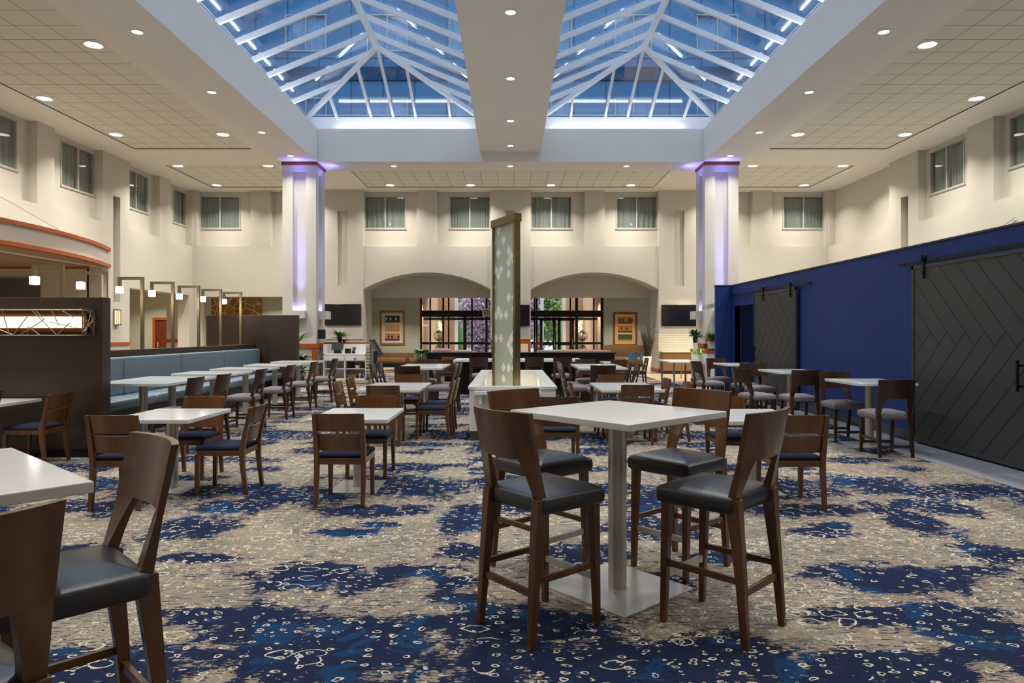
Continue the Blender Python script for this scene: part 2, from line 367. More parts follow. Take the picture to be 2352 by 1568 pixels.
        for k in range(m): fs.append((L0 + k, L0 + (k + 1) % m, c))
        s.add(vs, fs, True); return s.add([vs[k] for k in range(m)], [tuple(range(m - 1, -1, -1))])
    def build(s, name, m, parent=None, loc=(0, 0, 0), rz=0.0, bevel=0.0, seg=2):
        me = bpy.data.meshes.new(name); me.from_pydata(s.v, [], s.f); me.polygons.foreach_set('use_smooth', s.sm)
        for mm in (m if isinstance(m, (list, tuple)) else [m]): me.materials.append(mm)
        me.update(); me.validate()
        o = bpy.data.objects.new(name, me); COL.objects.link(o); o.location = loc; o.rotation_euler = (0, 0, rz)
        if parent: o.parent = parent
        if bevel:
            b = o.modifiers.new('bevel', 'BEVEL'); b.width = bevel; b.segments = seg; b.limit_method = 'ANGLE'; b.angle_limit = 0.7
        return o

def thing(name, label, cat, loc=(0, 0, 0), rz=0.0, group=None):
    o = bpy.data.objects.new(name, None); COL.objects.link(o); o.location = loc; o.rotation_euler = (0, 0, rz)
    o.empty_display_size = 0.1; o['label'] = label; o['category'] = cat
    if group: o['group'] = group
    return o
def tag(o, label, cat, group=None):
    o['label'] = label; o['category'] = cat
    if group: o['group'] = group
    return o
def struct(o, kind='structure'): o['kind'] = kind; return o
KIDS = {}
def kids(o):
    return [c for c in bpy.data.objects if c.parent == o]
def dup(root, loc, rz, label, group=None, cat=None):
    tree = KIDS.get(root.name)
    if tree is None:
        tree = [(c, kids(c)) for c in kids(root)]; KIDS[root.name] = tree
    r = root.copy(); COL.objects.link(r); r.location = loc; r.rotation_euler = (0, 0, rz); r['label'] = label
    if group: r['group'] = group
    for c, gs in tree:
        d = c.copy(); COL.objects.link(d); d.parent = r
        for g in gs:
            e = g.copy(); COL.objects.link(e); e.parent = d
    return r
def pane_grid(u0, u1, z0, z1, holes):                # rectangles covering [u0,u1]x[z0,z1] minus holes
    us = sorted({u0, u1, *[h[0] for h in holes if u0 < h[0] < u1], *[h[1] for h in holes if u0 < h[1] < u1]})
    out = []
    for a, b in zip(us[:-1], us[1:]):
        hs = sorted([(h[2], h[3]) for h in holes if h[0] <= a + 1e-6 and h[1] >= b - 1e-6]); z = z0
        for h0, h1 in hs:
            if h0 > z: out.append((a, b, z, h0))
            z = max(z, h1)
        if z < z1: out.append((a, b, z, z1))
    return out
def wall_y(mb, y0, y1, u0, u1, z0, z1, holes):       # wall facing the camera
    for a, b, c, d in pane_grid(u0, u1, z0, z1, holes): mb.box(a, b, y0, y1, c, d)
def wall_x(mb, x0, x1, u0, u1, z0, z1, holes):
    for a, b, c, d in pane_grid(u0, u1, z0, z1, holes): mb.box(x0, x1, a, b, c, d)

# ------------------------------------------------------------------ constants of the hall
ZC = 7.29; ZT = 7.31; ZS = 7.04; ZB = 8.09; ZK = 8.61; ZR = 9.76
XI = 6.14; XO = 7.30; YB0 = 21.8; YB1 = 23.04; YF = 3.0
XW = 12.7; XR = 12.95; YW = 27.4; YR = 27.72; YBACK = -4.0

# ------------------------------------------------------------------ floor
def carpet():
    x0, x1, y0, y1, st = -13.2, 5.2, YBACK, 33.5, 0.05
    nx = int(round((x1 - x0) / st)); ny = int(round((y1 - y0) / st)); PX, PY = 3.78, 3.66
    blobs = [(-0.9, 3.42, .50, .42), (-1.35, 3.785, .33, .24), (-1.29, 4.48, .46, .24), (-.72, 4.60, .30, .10), (-.99, 4.36, .09, .22),
             (-.335, 4.38, .13, .11), (-.33, 4.12, .16, .07), (.02, 3.72, .50, .28), (.15, 3.35, .45, .25), (-1.19, 6.15, .55, .2),
             (-.36, 5.9, .2, .5), (-.29, 4.98, .24, .2), (-1.28, 5.48, .24, .12), (-1.1, 5.69, .15, .09), (-2.1, 6.65, .5, .25),
             (-1.99, 3.25, .45, .22), (-1.62, 3.86, .4, .13), (-1.46, 3.4, .22, .07), (-2.23, 4.86, .28, .1), (-2.49, 6.34, .4, .28),
             (.55, 6.9, .5, .3), (.1, 6.3, .3, .3), (.5, 4.96, .4, .22), (1.2, 5.6, .35, .3), (1.1, 3.35, .35, .25), (.95, 4.4, .2, .15)]
    vs = []; val = []
    for j in range(ny + 1):
        y = y0 + j * st
        for i in range(nx + 1):
            x = x0 + i * st; vs.append((x, y, 0.0))
            b = -1.2
            for bx, by, rx, ry in blobs:
                dx = (x - bx + PX / 2) % PX - PX / 2; dy = (y - by + PY / 2) % PY - PY / 2
                if abs(dx) > 2.2 * rx or abs(dy) > 2.2 * ry: continue
                q = 1 - math.sqrt((dx / rx) ** 2 + (dy / ry) ** 2)
                if q > b: b = q
            val.append(max(b, -1.0) * 0.8 + 0.02)
    W = nx + 1; fs = [(j * W + i, j * W + i + 1, (j + 1) * W + i + 1, (j + 1) * W + i) for j in range(ny) for i in range(nx)]
    me = bpy.data.meshes.new('floor'); me.from_pydata(vs, [], fs); at = me.attributes.new('navy', 'FLOAT', 'POINT'); at.data.foreach_set('value', val)
    me.materials.append(CARPET); me.update(); o = bpy.data.objects.new('floor', me); COL.objects.link(o); struct(o)
carpet()
struct(MB().box(5.2, 13.2, YBACK, 33.5, -0.05, 0.004).build('floor', PLANK))
struct(MB().box(-13.2, 5.2, YBACK, 33.5, -0.08, -0.03).build('floor', PLANK))
struct(MB().box(5.0, 8.2, 22.6, 26.6, 0.0, 0.008).build('floor', TANFL))
struct(MB().box(-17.5, -13.2, 8.0, 31.0, -0.05, 0.0).build('floor', TANFL))

# ------------------------------------------------------------------ ceiling and beams
fields = [(-11.65, -8.02, 3.0, 21.25), (8.02, 11.65, 3.0, 21.25), (-11.7, -8.02, 23.3, 26.8), (8.02, 11.7, 23.3, 26.8), (-5.6, 5.6, 24.0, 26.8)]
mb = MB()
holes = [(a, b, c, d) for a, b, c, d in fields] + [(-XO, XO, YF - 1.2, YB1)]
for a, b, c, d in pane_grid(-XR - 0.3, XR + 0.3, YBACK - 0.2, 27.95, holes): mb.box(a, b, c, d, ZC, ZC + 0.06)
struct(mb.build('ceiling', CEIL))
for a, b, c, d in fields:
    me = MB().box(a - b, 0, c - d, 0, 0, 0.05); o = me.build('ceiling', TILE, loc=(b, d, ZT)); struct(o)
    mb = MB()
    for q in ((a - .03, a, c, d), (b, b + .03, c, d), (a, b, c - .03, c), (a, b, d, d + .03)): mb.box(*q, ZC - 0.004, ZT + 0.05)
    struct(mb.build('trim_1', CURB))
def beam(name, label, b): 
    o = MB().box(*b).build(name, BEAM); tag(o, label, 'beam'); return o
for sgn, sd in ((-1, 'left'), (1, 'right')):
    xs = sorted((sgn * XI, sgn * XO))
    beam('ceiling_beam', 'long white %s-hand beam with round downlights running beside the skylight' % sd, (xs[0], xs[1], YF - 1.2, YB1, ZS, ZB))
beam('ceiling_beam', 'white cross beam at the far end of the skylight, carried by two columns', (-XI, XI, YB0, YB1, ZS, ZB))
beam('ceiling_beam', 'white cross beam above the front end of the skylight', (-XI, XI, YF - 1.2, YF, ZS, ZB))
beam('ceiling_beam', 'tapering white centre beam dividing the two glass skylights', (-0.965, 0.965, YF, YB0, 7.35, ZK + 0.1))
# curb above the beams: structure carrying the skylight
mb = MB()
for a, b, c, d in pane_grid(-XO, XO, YF - 1.2, YB1, [(-6.6, 6.6, YF - 0.4, 22.2)]): mb.box(a, b, c, d, ZB, ZK)
struct(mb.build('trim_2', CURB))
# cove strips on the ledge
for x0, x1 in ((-5.6, -1.3), (1.3, 5.6)):
    o = MB().box(x0, x1, 21.93, 21.98, ZB, ZB + 0.025).build('cove_light', LED)
    tag(o, 'linear cove light on the ledge under the %s skylight, far end' % ('left' if x0 < 0 else 'right'), 'cove light')
for sgn in (-1, 1):
    o = MB().box(sgn * 6.36 - 0.025, sgn * 6.36 + 0.025, 4, 21.4, ZB, ZB + 0.025).build('cove_light', LED)
    tag(o, 'long linear cove light on the ledge above the %s beam' % ('left' if sgn < 0 else 'right'), 'cove light')

# ------------------------------------------------------------------ skylights
ALU = mat('white_aluminium', S(214, 216, 218), 0.45, spec=0.4)
def skylight(x0, x1, y0, y1, side):
    cx = (x0 + x1) / 2; hw = (x1 - x0) / 2; za = ZK; zr = ZR; t = 0.03
    root = thing('skylight', 'hipped glass skylight with white bars %s of the centre beam' % side, 'skylight')
    A = Vector((cx, y1 - hw, zr)); B = Vector((cx, y0 + hw, zr))
    c = [Vector((x0, y0, za)), Vector((x1, y0, za)), Vector((x1, y1, za)), Vector((x0, y1, za))]
    up = Vector((0, 0, t))
    for q in ([c[0], B, A, c[3]], [c[2], A, B, c[1]], [c[3], A, c[2]], [c[1], B, c[0]]):
        n = len(q); m = MB(); m.add(q + [p + up for p in q], [tuple(range(n)), tuple(range(2 * n - 1, n - 1, -1))] + [(k, n + k, n + (k + 1) % n, (k + 1) % n) for k in range(n)])
        m.build('glass_slope', GLASS_SKY, root)
    dn = Vector((0, 0, -0.07))
    MB().bar(A + dn, B + dn, 0.10, 0.20).build('ridge_beam', ALU, root)
    for p, q in ((A, c[2]), (A, c[3]), (B, c[0]), (B, c[1])): MB().bar(p + dn, q + dn, 0.11, 0.13).build('hip_rafter', ALU, root)
    ys = []; y = A.y - 0.84
    while y > B.y: ys.append(y); y -= 1.06
    for y in ys:
        for xe in (x0, x1): MB().bar((cx, y, zr - 0.07), (xe, y, za - 0.07), 0.075, 0.13).build('rafter', ALU, root)
    for k in (1, 2):                                   # jack rafters on the long slopes
        y = A.y - 0.84 + 1.06 * k; f = (y1 - y) / hw
        if f <= 0: continue
        for xe in (x0, x1):
            xm = xe + (cx - xe) * f
            MB().bar((xm, y, za + (zr - za) * f - 0.07), (xe, y, za - 0.07), 0.075, 0.13).build('rafter', ALU, root)
    for dx in (-1.83, -0.72, 0.72, 1.83):
        f = 1 - abs(dx) / hw
        MB().bar((cx + dx, y1 - hw * f, za + (zr - za) * f - 0.07), (cx + dx, y1, za - 0.07), 0.065, 0.12).build('rafter', ALU, root)
    MB().bar(A + dn, (cx, y1, za - 0.07), 0.065, 0.12).build('rafter', ALU, root)
    m = MB(); m.box(x0 - .05, x1 + .05, y1, y1 + .06, za - .02, za + .05); m.box(x0 - .06, x0, y0, y1, za - .02, za + .05); m.box(x1, x1 + .06, y0, y1, za - .02, za + .05); m.box(x0, x1, y0 - .06, y0, za - .02, za + .05)
    m.build('curb_frame', ALU, root)
skylight(-6.6, -0.95, YF - 0.4, 22.2, 'left'); skylight(0.95, 6.6, YF - 0.4, 22.2, 'right')

# ------------------------------------------------------------------ windows with curtains
WIN = [0]
def window(axis, u0, u1, z0, z1, plane, inward, cm=CURT, split=True, seed=0, gap=None):
    """axis 'y': window in a wall facing the camera at y=plane; axis 'x': in a side wall at x=plane; inward = +1/-1 toward the room along the axis"""
    WIN[0] += 1; root = thing('window_%d' % WIN[0], 'window', 'window'); del root['label']; del root['category']; struct(root)
    P = (lambda u, d, z: (u, plane + inward * d, z)) if axis == 'y' else (lambda u, d, z: (plane + inward * d, u, z))
    def bx(m, a, b, d0, d1, c, d):
        p = P(a, d0, c); q = P(b, d1, d); m.box(min(p[0], q[0]), max(p[0], q[0]), min(p[1], q[1]), max(p[1], q[1]), c, d)
    fw = 0.045; m = MB()
    bx(m, u0, u1, -0.10, 0.02, z0, z0 + fw); bx(m, u0, u1, -0.10, 0.02, z1 - fw, z1); bx(m, u0, u0 + fw, -0.10, 0.02, z0 + fw, z1 - fw); bx(m, u1 - fw, u1, -0.10, 0.02, z0 + fw, z1 - fw)
    m.build('window_frame', FRAMEW, root)
    um = (u0 + u1) / 2
    if split: m = MB(); bx(m, um - .025, um + .025, -0.06, 0.015, z0 + fw, z1 - fw); m.build('mullion', FRAMEW, root)
    m = MB(); bx(m, u0 + fw, u1 - fw, -0.028, -0.02, z0 + fw, z1 - fw); m.build('pane', GLASS_W, root)
    m = MB(); bx(m, u0 - .02, u1 + .02, -0.01, 0.035, z0 - 0.025, z0); m.build('window_sill', FRAMEW, root)
    rng = random.Random(seed); n = 90; fr = [rng.uniform(26, 60) for _ in range(3)]; ph = [rng.uniform(0, 6) for _ in range(3)]
    def cur(off):
        def f(a, b):
            u = u0 + (u1 - u0) * a
            d = 0.026 * math.sin(u * fr[0] + ph[0]) + 0.018 * math.sin(u * fr[1] + ph[1] + b) + 0.014 * math.sin(u * fr[2] * 0.5 + ph[2])
            return P(u, -0.14 - off + d * (0.5 + 0.5 * b), z1 - (z1 - z0) * b)
        return f
    MB().solid(cur(0), cur(0.006), n, 6).build('curtain', cm, root)
    return root

# ------------------------------------------------------------------ back wall
def X(px, D): return (px - 1172.5) / 1575 * D
def Z(py, D): return EYE + (765 - py) / 1575 * D
win_px = [(458.7, 552.6), (837, 932.4), (1031.9, 1126.4), (1219, 1313.7), (1414.8, 1510), (1797.6, 1893)]
wins = [(X(a, YR), X(b, YR)) for a, b in win_px]; WZ0, WZ1 = 5.80, 7.13
ARCH = [(-5.87, -0.79), (0.81, 5.92)]
# recess layer
mb = MB(); holes = [(a, b, WZ0, WZ1) for a, b in wins] + [(a, b, 0, 4.3) for a, b in ARCH] + [(-12.45, -9.05, 0, 3.05)]
wall_y(mb, YR, YR + 0.15, -13.1, 13.1, 0, ZC + .05, holes)
# front layer
rec = [(453, 575.8), (621, 690), (834.5, 957), (1002.7, 1126.4), (1219, 1343.5), (1389, 1512.7), (1660, 1729), (1773.7, 1898)]
recs = [(X(a, YW), X(b, YW), 5.06, ZC) for a, b in rec]
slots = [(X(776, YW), X(799, YW), Z(657, YW), Z(485, YW)), (X(1162, YW), X(1184, YW), Z(657, YW), Z(485, YW)), (X(1548, YW), X(1571, YW), Z(657, YW), Z(485, YW))]
holes = recs + slots + [(a, b, 0, 4.3) for a, b in ARCH] + [(-12.45, -9.05, 0, 3.05)]
wall_y(mb, YW, YR, -12.9, 12.9, 0, ZC, holes)
for a, b, z0, z1 in slots: mb.box(a, b, YW + .05, YR, z0, z1)
# arches, 1.45 m deep
for a, b in ARCH:
    n = 28; zs, za = 3.35, 4.02; cx = (a + b) / 2; hw = (b - a) / 2; R = (hw * hw + (za - zs) ** 2) / (2 * (za - zs)); cz = za - R
    for y0, y1 in ((YW, 28.85),):
        for k in range(n):
            u = a + (b - a) * k / n; v = a + (b - a) * (k + 1) / n
            fz = lambda q: cz + math.sqrt(R * R - (q - cx) ** 2)
            mb.prism([(u, fz(u)), (v, fz(v)), (v, 4.3), (u, 4.3)], y0, y1)
    mb.box(a - .12, b + .12, 28.85, 29.0, 3.08, 4.35)
    for q, s in ((a, -1), (b, 1)): mb.box(min(q, q + .12 * s), max(q, q + .12 * s), YR + .15, 29.0, 0, 4.35)
# pilaster wings slightly proud
for p0, p1 in ((745, 834.5), (1126.6, 1218.8), (1512.9, 1604)): 
    a, b = X(p0, YW), X(p1, YW)
    s = [h for h in slots if h[0] > a and h[1] < b]
    wall_y(mb, YW - .05, YW, a, b, 1.35 if p0 != 1512.9 else 0.0, ZC, s)
struct(mb.build('wall_back', WALL))
for i, (a, b) in enumerate(wins): window('y', a, b, WZ0, WZ1, YR, -1, seed=i)

# ------------------------------------------------------------------ side walls
for sgn, nm in ((-1, 'wall_left'), (1, 'wall_right')):
    mb = MB(); x0, x1 = sorted((sgn * XR, sgn * (XR + .2))); f0, f1 = sorted((sgn * XW, sgn * XR))
    if sgn < 0:
        wd = [(9.7, 11.35), (13.0, 14.65), (16.35, 18.0), (19.73, 21.35), (22.9, 24.5), (26.3, 27.35)]
        rc = [(9.4, 11.6), (12.5, 14.9), (15.9, 18.4), (19.1, 21.38), (22.87, 24.85), (25.6, 27.35)]
        sl = [(21.92, 22.32, 2.6, 6.0)]; op = [(22.87, 27.1, 0, 3.1), (9.2, 21.3, 0, 3.65)]
    else:
        wd = [(9.7, 11.35), (12.9, 14.55), (16.15, 17.8), (19.54, 21.17)]
        rc = [(9.4, 11.6), (12.5, 14.9), (15.8, 18.03), (19.06, 21.38), (23.0, 27.35)]
        sl = [(21.9, 22.3, 3.2, 6.0)]; op = []
    wall_x(mb, x0, x1, YBACK, 27.8, 0, ZC + .05, [(a, b, 5.84, 7.18) for a, b in wd] + op)
    wall_x(mb, f0, f1, YBACK, 27.72, 0, ZC, [(a, b, 5.06, ZC) for a, b in rc] + sl + op)
    for a, b, z0, z1 in sl:
        q = sorted((sgn * (XR - .07), sgn * XR)); mb.box(q[0], q[1], a + .06, b - .06, z0 + .05, z1 - .05)
    struct(mb.build(nm, WALL))
    for i, (a, b) in enumerate(wd):
        if a > 15: window('x', a, b, 5.84, 7.18, sgn * XR, -sgn, seed=20 + i + (30 if sgn > 0 else 0), split=(b - a) > 1.2)
        else: window('x', a, b, 5.84, 7.18, sgn * XR, -sgn, seed=20 + i)
struct(MB().box(-13.1, 13.1, YBACK - .2, YBACK, 0, ZC).build('wall_front', WALL))
# thin diagonal rods bracing the canopy and the blue room
o = MB().tube((-12.66, 15.6, 5.3), (-12.05, 18.3, 4.35), 0.012, 8).build('tie_rod', FRAMEW); tag(o, 'thin white rod slanting down to the orange-trimmed canopy', 'rod')
o = MB().tube((12.66, 17.2, 4.5), (12.66, 21.0, 3.1), 0.012, 8).build('tie_rod', FRAMEW); tag(o, 'thin white rod slanting down behind the blue room wall', 'rod')

# ------------------------------------------------------------------ side corridor and alcove (left)
mb = MB()
mb.box(-17.5, -9.0, 31.0, 31.2, 0, 3.6); mb.box(-17.7, -17.5, 9, 31.2, 0, 3.6)
struct(mb.build('wall_corridor', WALLG))
struct(MB().box(-14.35, -12.9, 28.6, 28.8, 0, 3.4).build('wall_corridor', WALL))
struct(MB().box(-17.5, -13.1, 21.3, 22.9, 0, 3.6).build('wall_alcove', WALL))
struct(MB().box(-17.4, -14.6, 21.22, 21.3, 0, 3.28).build('wall_alcove', WALLD))  # flat dark panel standing in for a dark opening
struct(MB().box(-17.7, -13.1, 8.8, 9.0, 0, 3.65).build('wall_alcove', WALL))
struct(MB().box(-17.7, -13.1, 9.0, 31.2, 3.65, 3.75).build('ceiling', CEIL))
struct(MB().box(-13.1, -8.9, 27.8, 31.2, 3.4, 3.5).build('ceiling', CEIL))
struct(MB().box(-9.05, -8.9, 27.8, 31.2, 0, 3.4).build('wall_corridor', WALLG))
d = thing('door_1', 'x', 'x', (-15.5, 30.95, 0)); del d['label']; del d['category']; struct(d)
MB().box(-.62, -.5, -.08, .04, 0, 2.3).box(.5, .62, -.08, .04, 0, 2.3).box(-.5, .5, -.08, .04, 2.18, 2.3).build('door_frame', ORANGE, d)
l = MB().box(-.5, .5, -.03, .03, 0.01, 2.18).build('door_leaf', mat('red_brown_door', S(96, 34, 16), 0.5), d)
MB().box(-.42, -.36, -.07, -.03, .95, 1.2).build('door_handle', STEEL, l)
for k, (a, b, y) in enumerate(((-12.9, -12.72, 0), (0, 0, 0))):
    pass
struct(MB().box(-12.69, -12.66, 21.35, 22.85, 1.2, 1.3).build('trim_3', ORANGE))
struct(MB().box(-14.6, -12.95, 28.55, 28.6, 1.2, 1.34).build('trim_3', ORANGE))

def sconce_small():
    r = thing('wall_sconce', 'small glowing glass sconce on the white pier beside the corridor opening', 'sconce', (-12.69, 22.05, 2.1))
    MB().box(-.01, .03, -.13, .13, -.26, .26).build('back_plate', NICKEL, r)
    MB().box(.03, .09, -.09, .09, -.22, .22).build('glass_diffuser', emis('amber_glass_glow', (1.0, .78, .42, 1), 1.6), r)
    m = MB()
    for z in (-.25, .22): m.box(.03, .11, -.13, .13, z, z + .03)
    for y in (-.12, -.03, .05, .11): m.box(.09, .11, y, y + .012, -.25, .25)
    m.build('metal_cage', NICKEL, r)
sconce_small()

# curved canopy over the alcove
def canopy():
    R = 13.1; cyc = 16.9; xs = -11.8 - R; ang = lambda y: math.asin((y - cyc) / R)
    root = thing('canopy', 'curved white canopy fascia with two orange wood bands over the alcove', 'canopy')
    ys = [12.1 + (21.66 - 12.1) * k / 36 for k in range(37)]
    def arc(y, off=0): a = ang(y); return (xs + (R + off) * math.cos(a), cyc + (R + off) * math.sin(a))
    def band(z0, z1, o0, o1, name, m):
        fa = lambda u, v: (*arc(12.1 + 9.56 * u, o1), z0 + (z1 - z0) * v); fb = lambda u, v: (*arc(12.1 + 9.56 * u, o0), z0 + (z1 - z0) * v)
        MB().solid(fa, fb, 36, 1, smooth=False).build(name, m, root)
    band(3.72, 4.25, -0.12, 0.0, 'fascia', WALL); band(4.17, 4.27, -0.12, 0.07, 'upper_band', ORANGE); band(3.65, 3.75, -0.12, 0.07, 'lower_band', ORANGE)
    poly = [arc(y, -0.02) for y in ys] + [(-13.0, 21.66), (-13.0, 12.1)]
    MB().prism(poly, 3.66, 3.70, 'z').build('soffit', TAUPE, root)
    MB().prism(poly, 4.2, 4.24, 'z').build('top_deck', WALL, root)
    MB().box(-17.5, -13.0, 9.0, 21.0, 3.62, 3.66).build('inner_soffit', TAUPE, root)
    MB().box(-17.5, -12.9, 20.95, 21.02, 3.56, 3.66).build('soffit_edge', ORANGE, root)
canopy()

# ------------------------------------------------------------------ lobby behind the arches
mb = MB()
mb.box(-9.0, -4.41, 33.5, 33.7, 0, 3.6); mb.box(4.53, 9.0, 33.5, 33.7, 0, 3.6); mb.box(-9.1, -9.0, 29.0, 33.7, 0, 3.6); mb.box(9.0, 9.1, 27.8, 33.7, 0, 3.6)
mb.box(-9.0, -6.0, 28.9, 29.0, 0, 3.6); mb.box(6.05, 9.0, 28.9, 29.0, 0, 3.6)
struct(mb.build('wall_lobby', WALLG))
struct(MB().box(-9.1, 9.1, 29.0, 33.7, 3.45, 3.55).build('ceiling', CEIL))
struct(MB().box(-9.1, 9.1, 33.5, 60, -0.06, -0.01).build('floor', GROUND))
# glazed entrance
g = thing('door_2', 'x', 'x'); del g['label']; del g['category']; struct(g)
Yg = 33.5
def PX(px, D=33.5): return X(px, D)
m = MB()
m.box(-4.41, 4.53, Yg - .05, Yg + .2, Z(727.5, Yg), Z(713, Yg))                                   # header
for px, wd in ((967, .08), (1018, .09), (1117.5, .10), (1135, .1), (1211, .1), (1232.7, .09), (1324.5, .13), (1383, .13)):
    m.box(PX(px) - wd / 2, PX(px) + wd / 2, Yg - .02, Yg + .12, 0, 3.45)
m.box(PX(1064), PX(1071.5), Yg - .02, Yg + .12, 0, 2.4)
m.box(-4.41, 4.53, Yg, Yg + .1, 1.06, 1.16); m.box(-4.41, 4.53, Yg, Yg + .1, 0, .12)
m.build('entrance_frame', BRONZEF, g)
m = MB(); m.box(-4.4, 4.5, Yg + .04, Yg + .05, .12, 3.4); m.build('entrance_pane', GLASS_CL, g)
for a, b in ((1240, 1276), (1281, 1318)):                                                      # double doors
    m = MB(); x0, x1 = PX(a), PX(b); y0, y1 = Yg - .06, Yg - .01
    m.box(x0, x0 + .13, y0, y1, .02, 2.33); m.box(x1 - .13, x1, y0, y1, .02, 2.33); m.box(x0, x1, y0, y1, 2.2, 2.33); m.box(x0, x1, y0, y1, .02, .3); m.box(x0, x1, y0, y1, 1.0, 1.1)
    l = m.build('door_leaf', BRONZEF, g)
    MB().tube((x1 - .06, Yg - .1, .9), (x1 - .06, Yg - .1, 1.3), .015).build('door_handle', STEEL, l)
# outer vestibule line
g2 = thing('door_3', 'x', 'x'); del g2['label']; del g2['category']; struct(g2); Yo = 36.2; m = MB()
m.box(-4.6, 4.6, Yo, Yo + .1, 2.28, 2.42); m.box(-4.6, 4.6, Yo, Yo + .1, 1.0, 1.08)
for px in (988, 1030.5, 1084, 1228, 1310, 1364): m.box(X(px, Yo) - .04, X(px, Yo) + .04, Yo, Yo + .1, 0, 3.5)
m.build('vestibule_frame', BRONZEF, g2)
MB().box(-4.6, 4.6, Yo + .04, Yo + .05, 0.1, 3.4).build('vestibule_pane', GLASS_CL, g2)
mb = MB(); mb.box(-5.6, -4.6, 33.7, 45.0, 0, 4.2); mb.box(4.6, 5.6, 33.7, 45.0, 0, 4.2)
mb.box(-4.6, X(1046, 44), 43.8, 44.2, 0, 4.2); mb.box(X(1290, 44), 4.6, 43.8, 44.2, 0, 4.2)
struct(mb.build('wall_porch', TAN))
struct(MB().box(-5.6, 5.6, 33.7, 38.2, 3.6, 3.75).build('ceiling', CURB))
for sx, px in ((-1, 1000), (1, 1338)):                                                          # round backlit emblems on the porch wall
    r = thing('round_emblem', 'round backlit coffee emblem on the tan porch wall, %s entrance' % ('left' if sx < 0 else 'right'), 'sign', (X(px, 43.7), 43.72, Z(752, 43.7)))
    n = 32; MB().prism([(.42 * math.cos(2 * PI * k / n), .42 * math.sin(2 * PI * k / n)) for k in range(n)], -.06, 0.0).build('emblem_disc', EMB, r)
    m = MB()
    for k in range(n):
        a0, a1 = 2 * PI * k / n, 2 * PI * (k + .6) / n; m.prism([(q * math.cos(t), q * math.sin(t)) for q, t in ((.44, a0), (.5, a0), (.5, a1), (.44, a1))], -.06, -.02)
    m.build('ring_lettering', EMB, r)
    m = MB()
    for ux, uz, s in ((0, .18, .05), (-.14, .16, .045), (.14, .16, .045), (0, .05, .05), (-.22, 0, .05), (.22, 0, .05), (0, -.12, .06), (-.1, -.24, .05), (.1, -.24, .05), (-.25, -.15, .04), (.25, -.15, .04)):
        m.prism([(ux - s, uz), (ux, uz - s * .8), (ux + s, uz), (ux, uz + s * .8)], -.075, -.06)
    m.build('emblem_marks', SIGNB, r)

# ------------------------------------------------------------------ upper facades above the skylight
def facade(y):
    mb = MB(); zz = [(10.0, 12.0), (13.4, 15.4), (16.8, 18.8)]
    ws = [(X(a, 28.0), X(b, 28.0)) for a, b in ((655, 750), (843, 936), (1031, 1126), (1219, 1314), (1412, 1498), (1600, 1695))]
    holes = [(a, b, z0 - .3, z1 - .8) for a, b in ws for z0, z1 in zz]
    wall_y(mb, 28.0, 28.3, -13.5, 13.5, 7.4, 20, holes); struct(mb.build('wall_upper_back', FACADE))
    mb = MB()
    for z in (8.05, 11.9, 15.3): mb.box(-13.5, 13.5, 27.93, 28.0, z, z + .55)
    struct(mb.build('trim_4', BANDM))
    k = 0
    for a, b in ws:
        for z0, z1 in zz[:2]: k += 1; window('y', a, b, z0 - .3, z1 - .8, 28.0, -1, CURTB, seed=60 + k)
facade(28)
for sgn, nm in ((-1, 'wall_upper_left'), (1, 'wall_upper_right')):
    mb = MB(); x0, x1 = sorted((sgn * 13.2, sgn * 13.5)); ys = [(a, a + 1.65) for a in (5, 8.3, 11.6, 14.9, 18.2, 21.5, 24.6)]
    zz = [(9.7, 11.2), (13.1, 14.6), (16.5, 18.0)]
    wall_x(mb, x0, x1, -2, 28.3, 7.4, 20, [(a, b, c, d) for a, b in ys for c, d in zz]); struct(mb.build(nm, FACADES))
    for i, (a, b) in enumerate(ys[2:]):
        for c, d in zz[:2]: window('x', a, b, c, d, sgn * 13.2, -sgn, CURTB, seed=90 + i)
struct(MB().box(-13.5, 13.5, -2.3, -2, 7.4, 20).build('wall_upper_front', FACADE))
mb = MB()
for a, b, c, d in pane_grid(-13.5, 13.5, -4, 28.3, [(-6.75, 6.75, YF - .55, 22.35)]): mb.box(a, b, c, d, 7.5, 7.6)
struct(mb.build('roof_deck', BANDM))

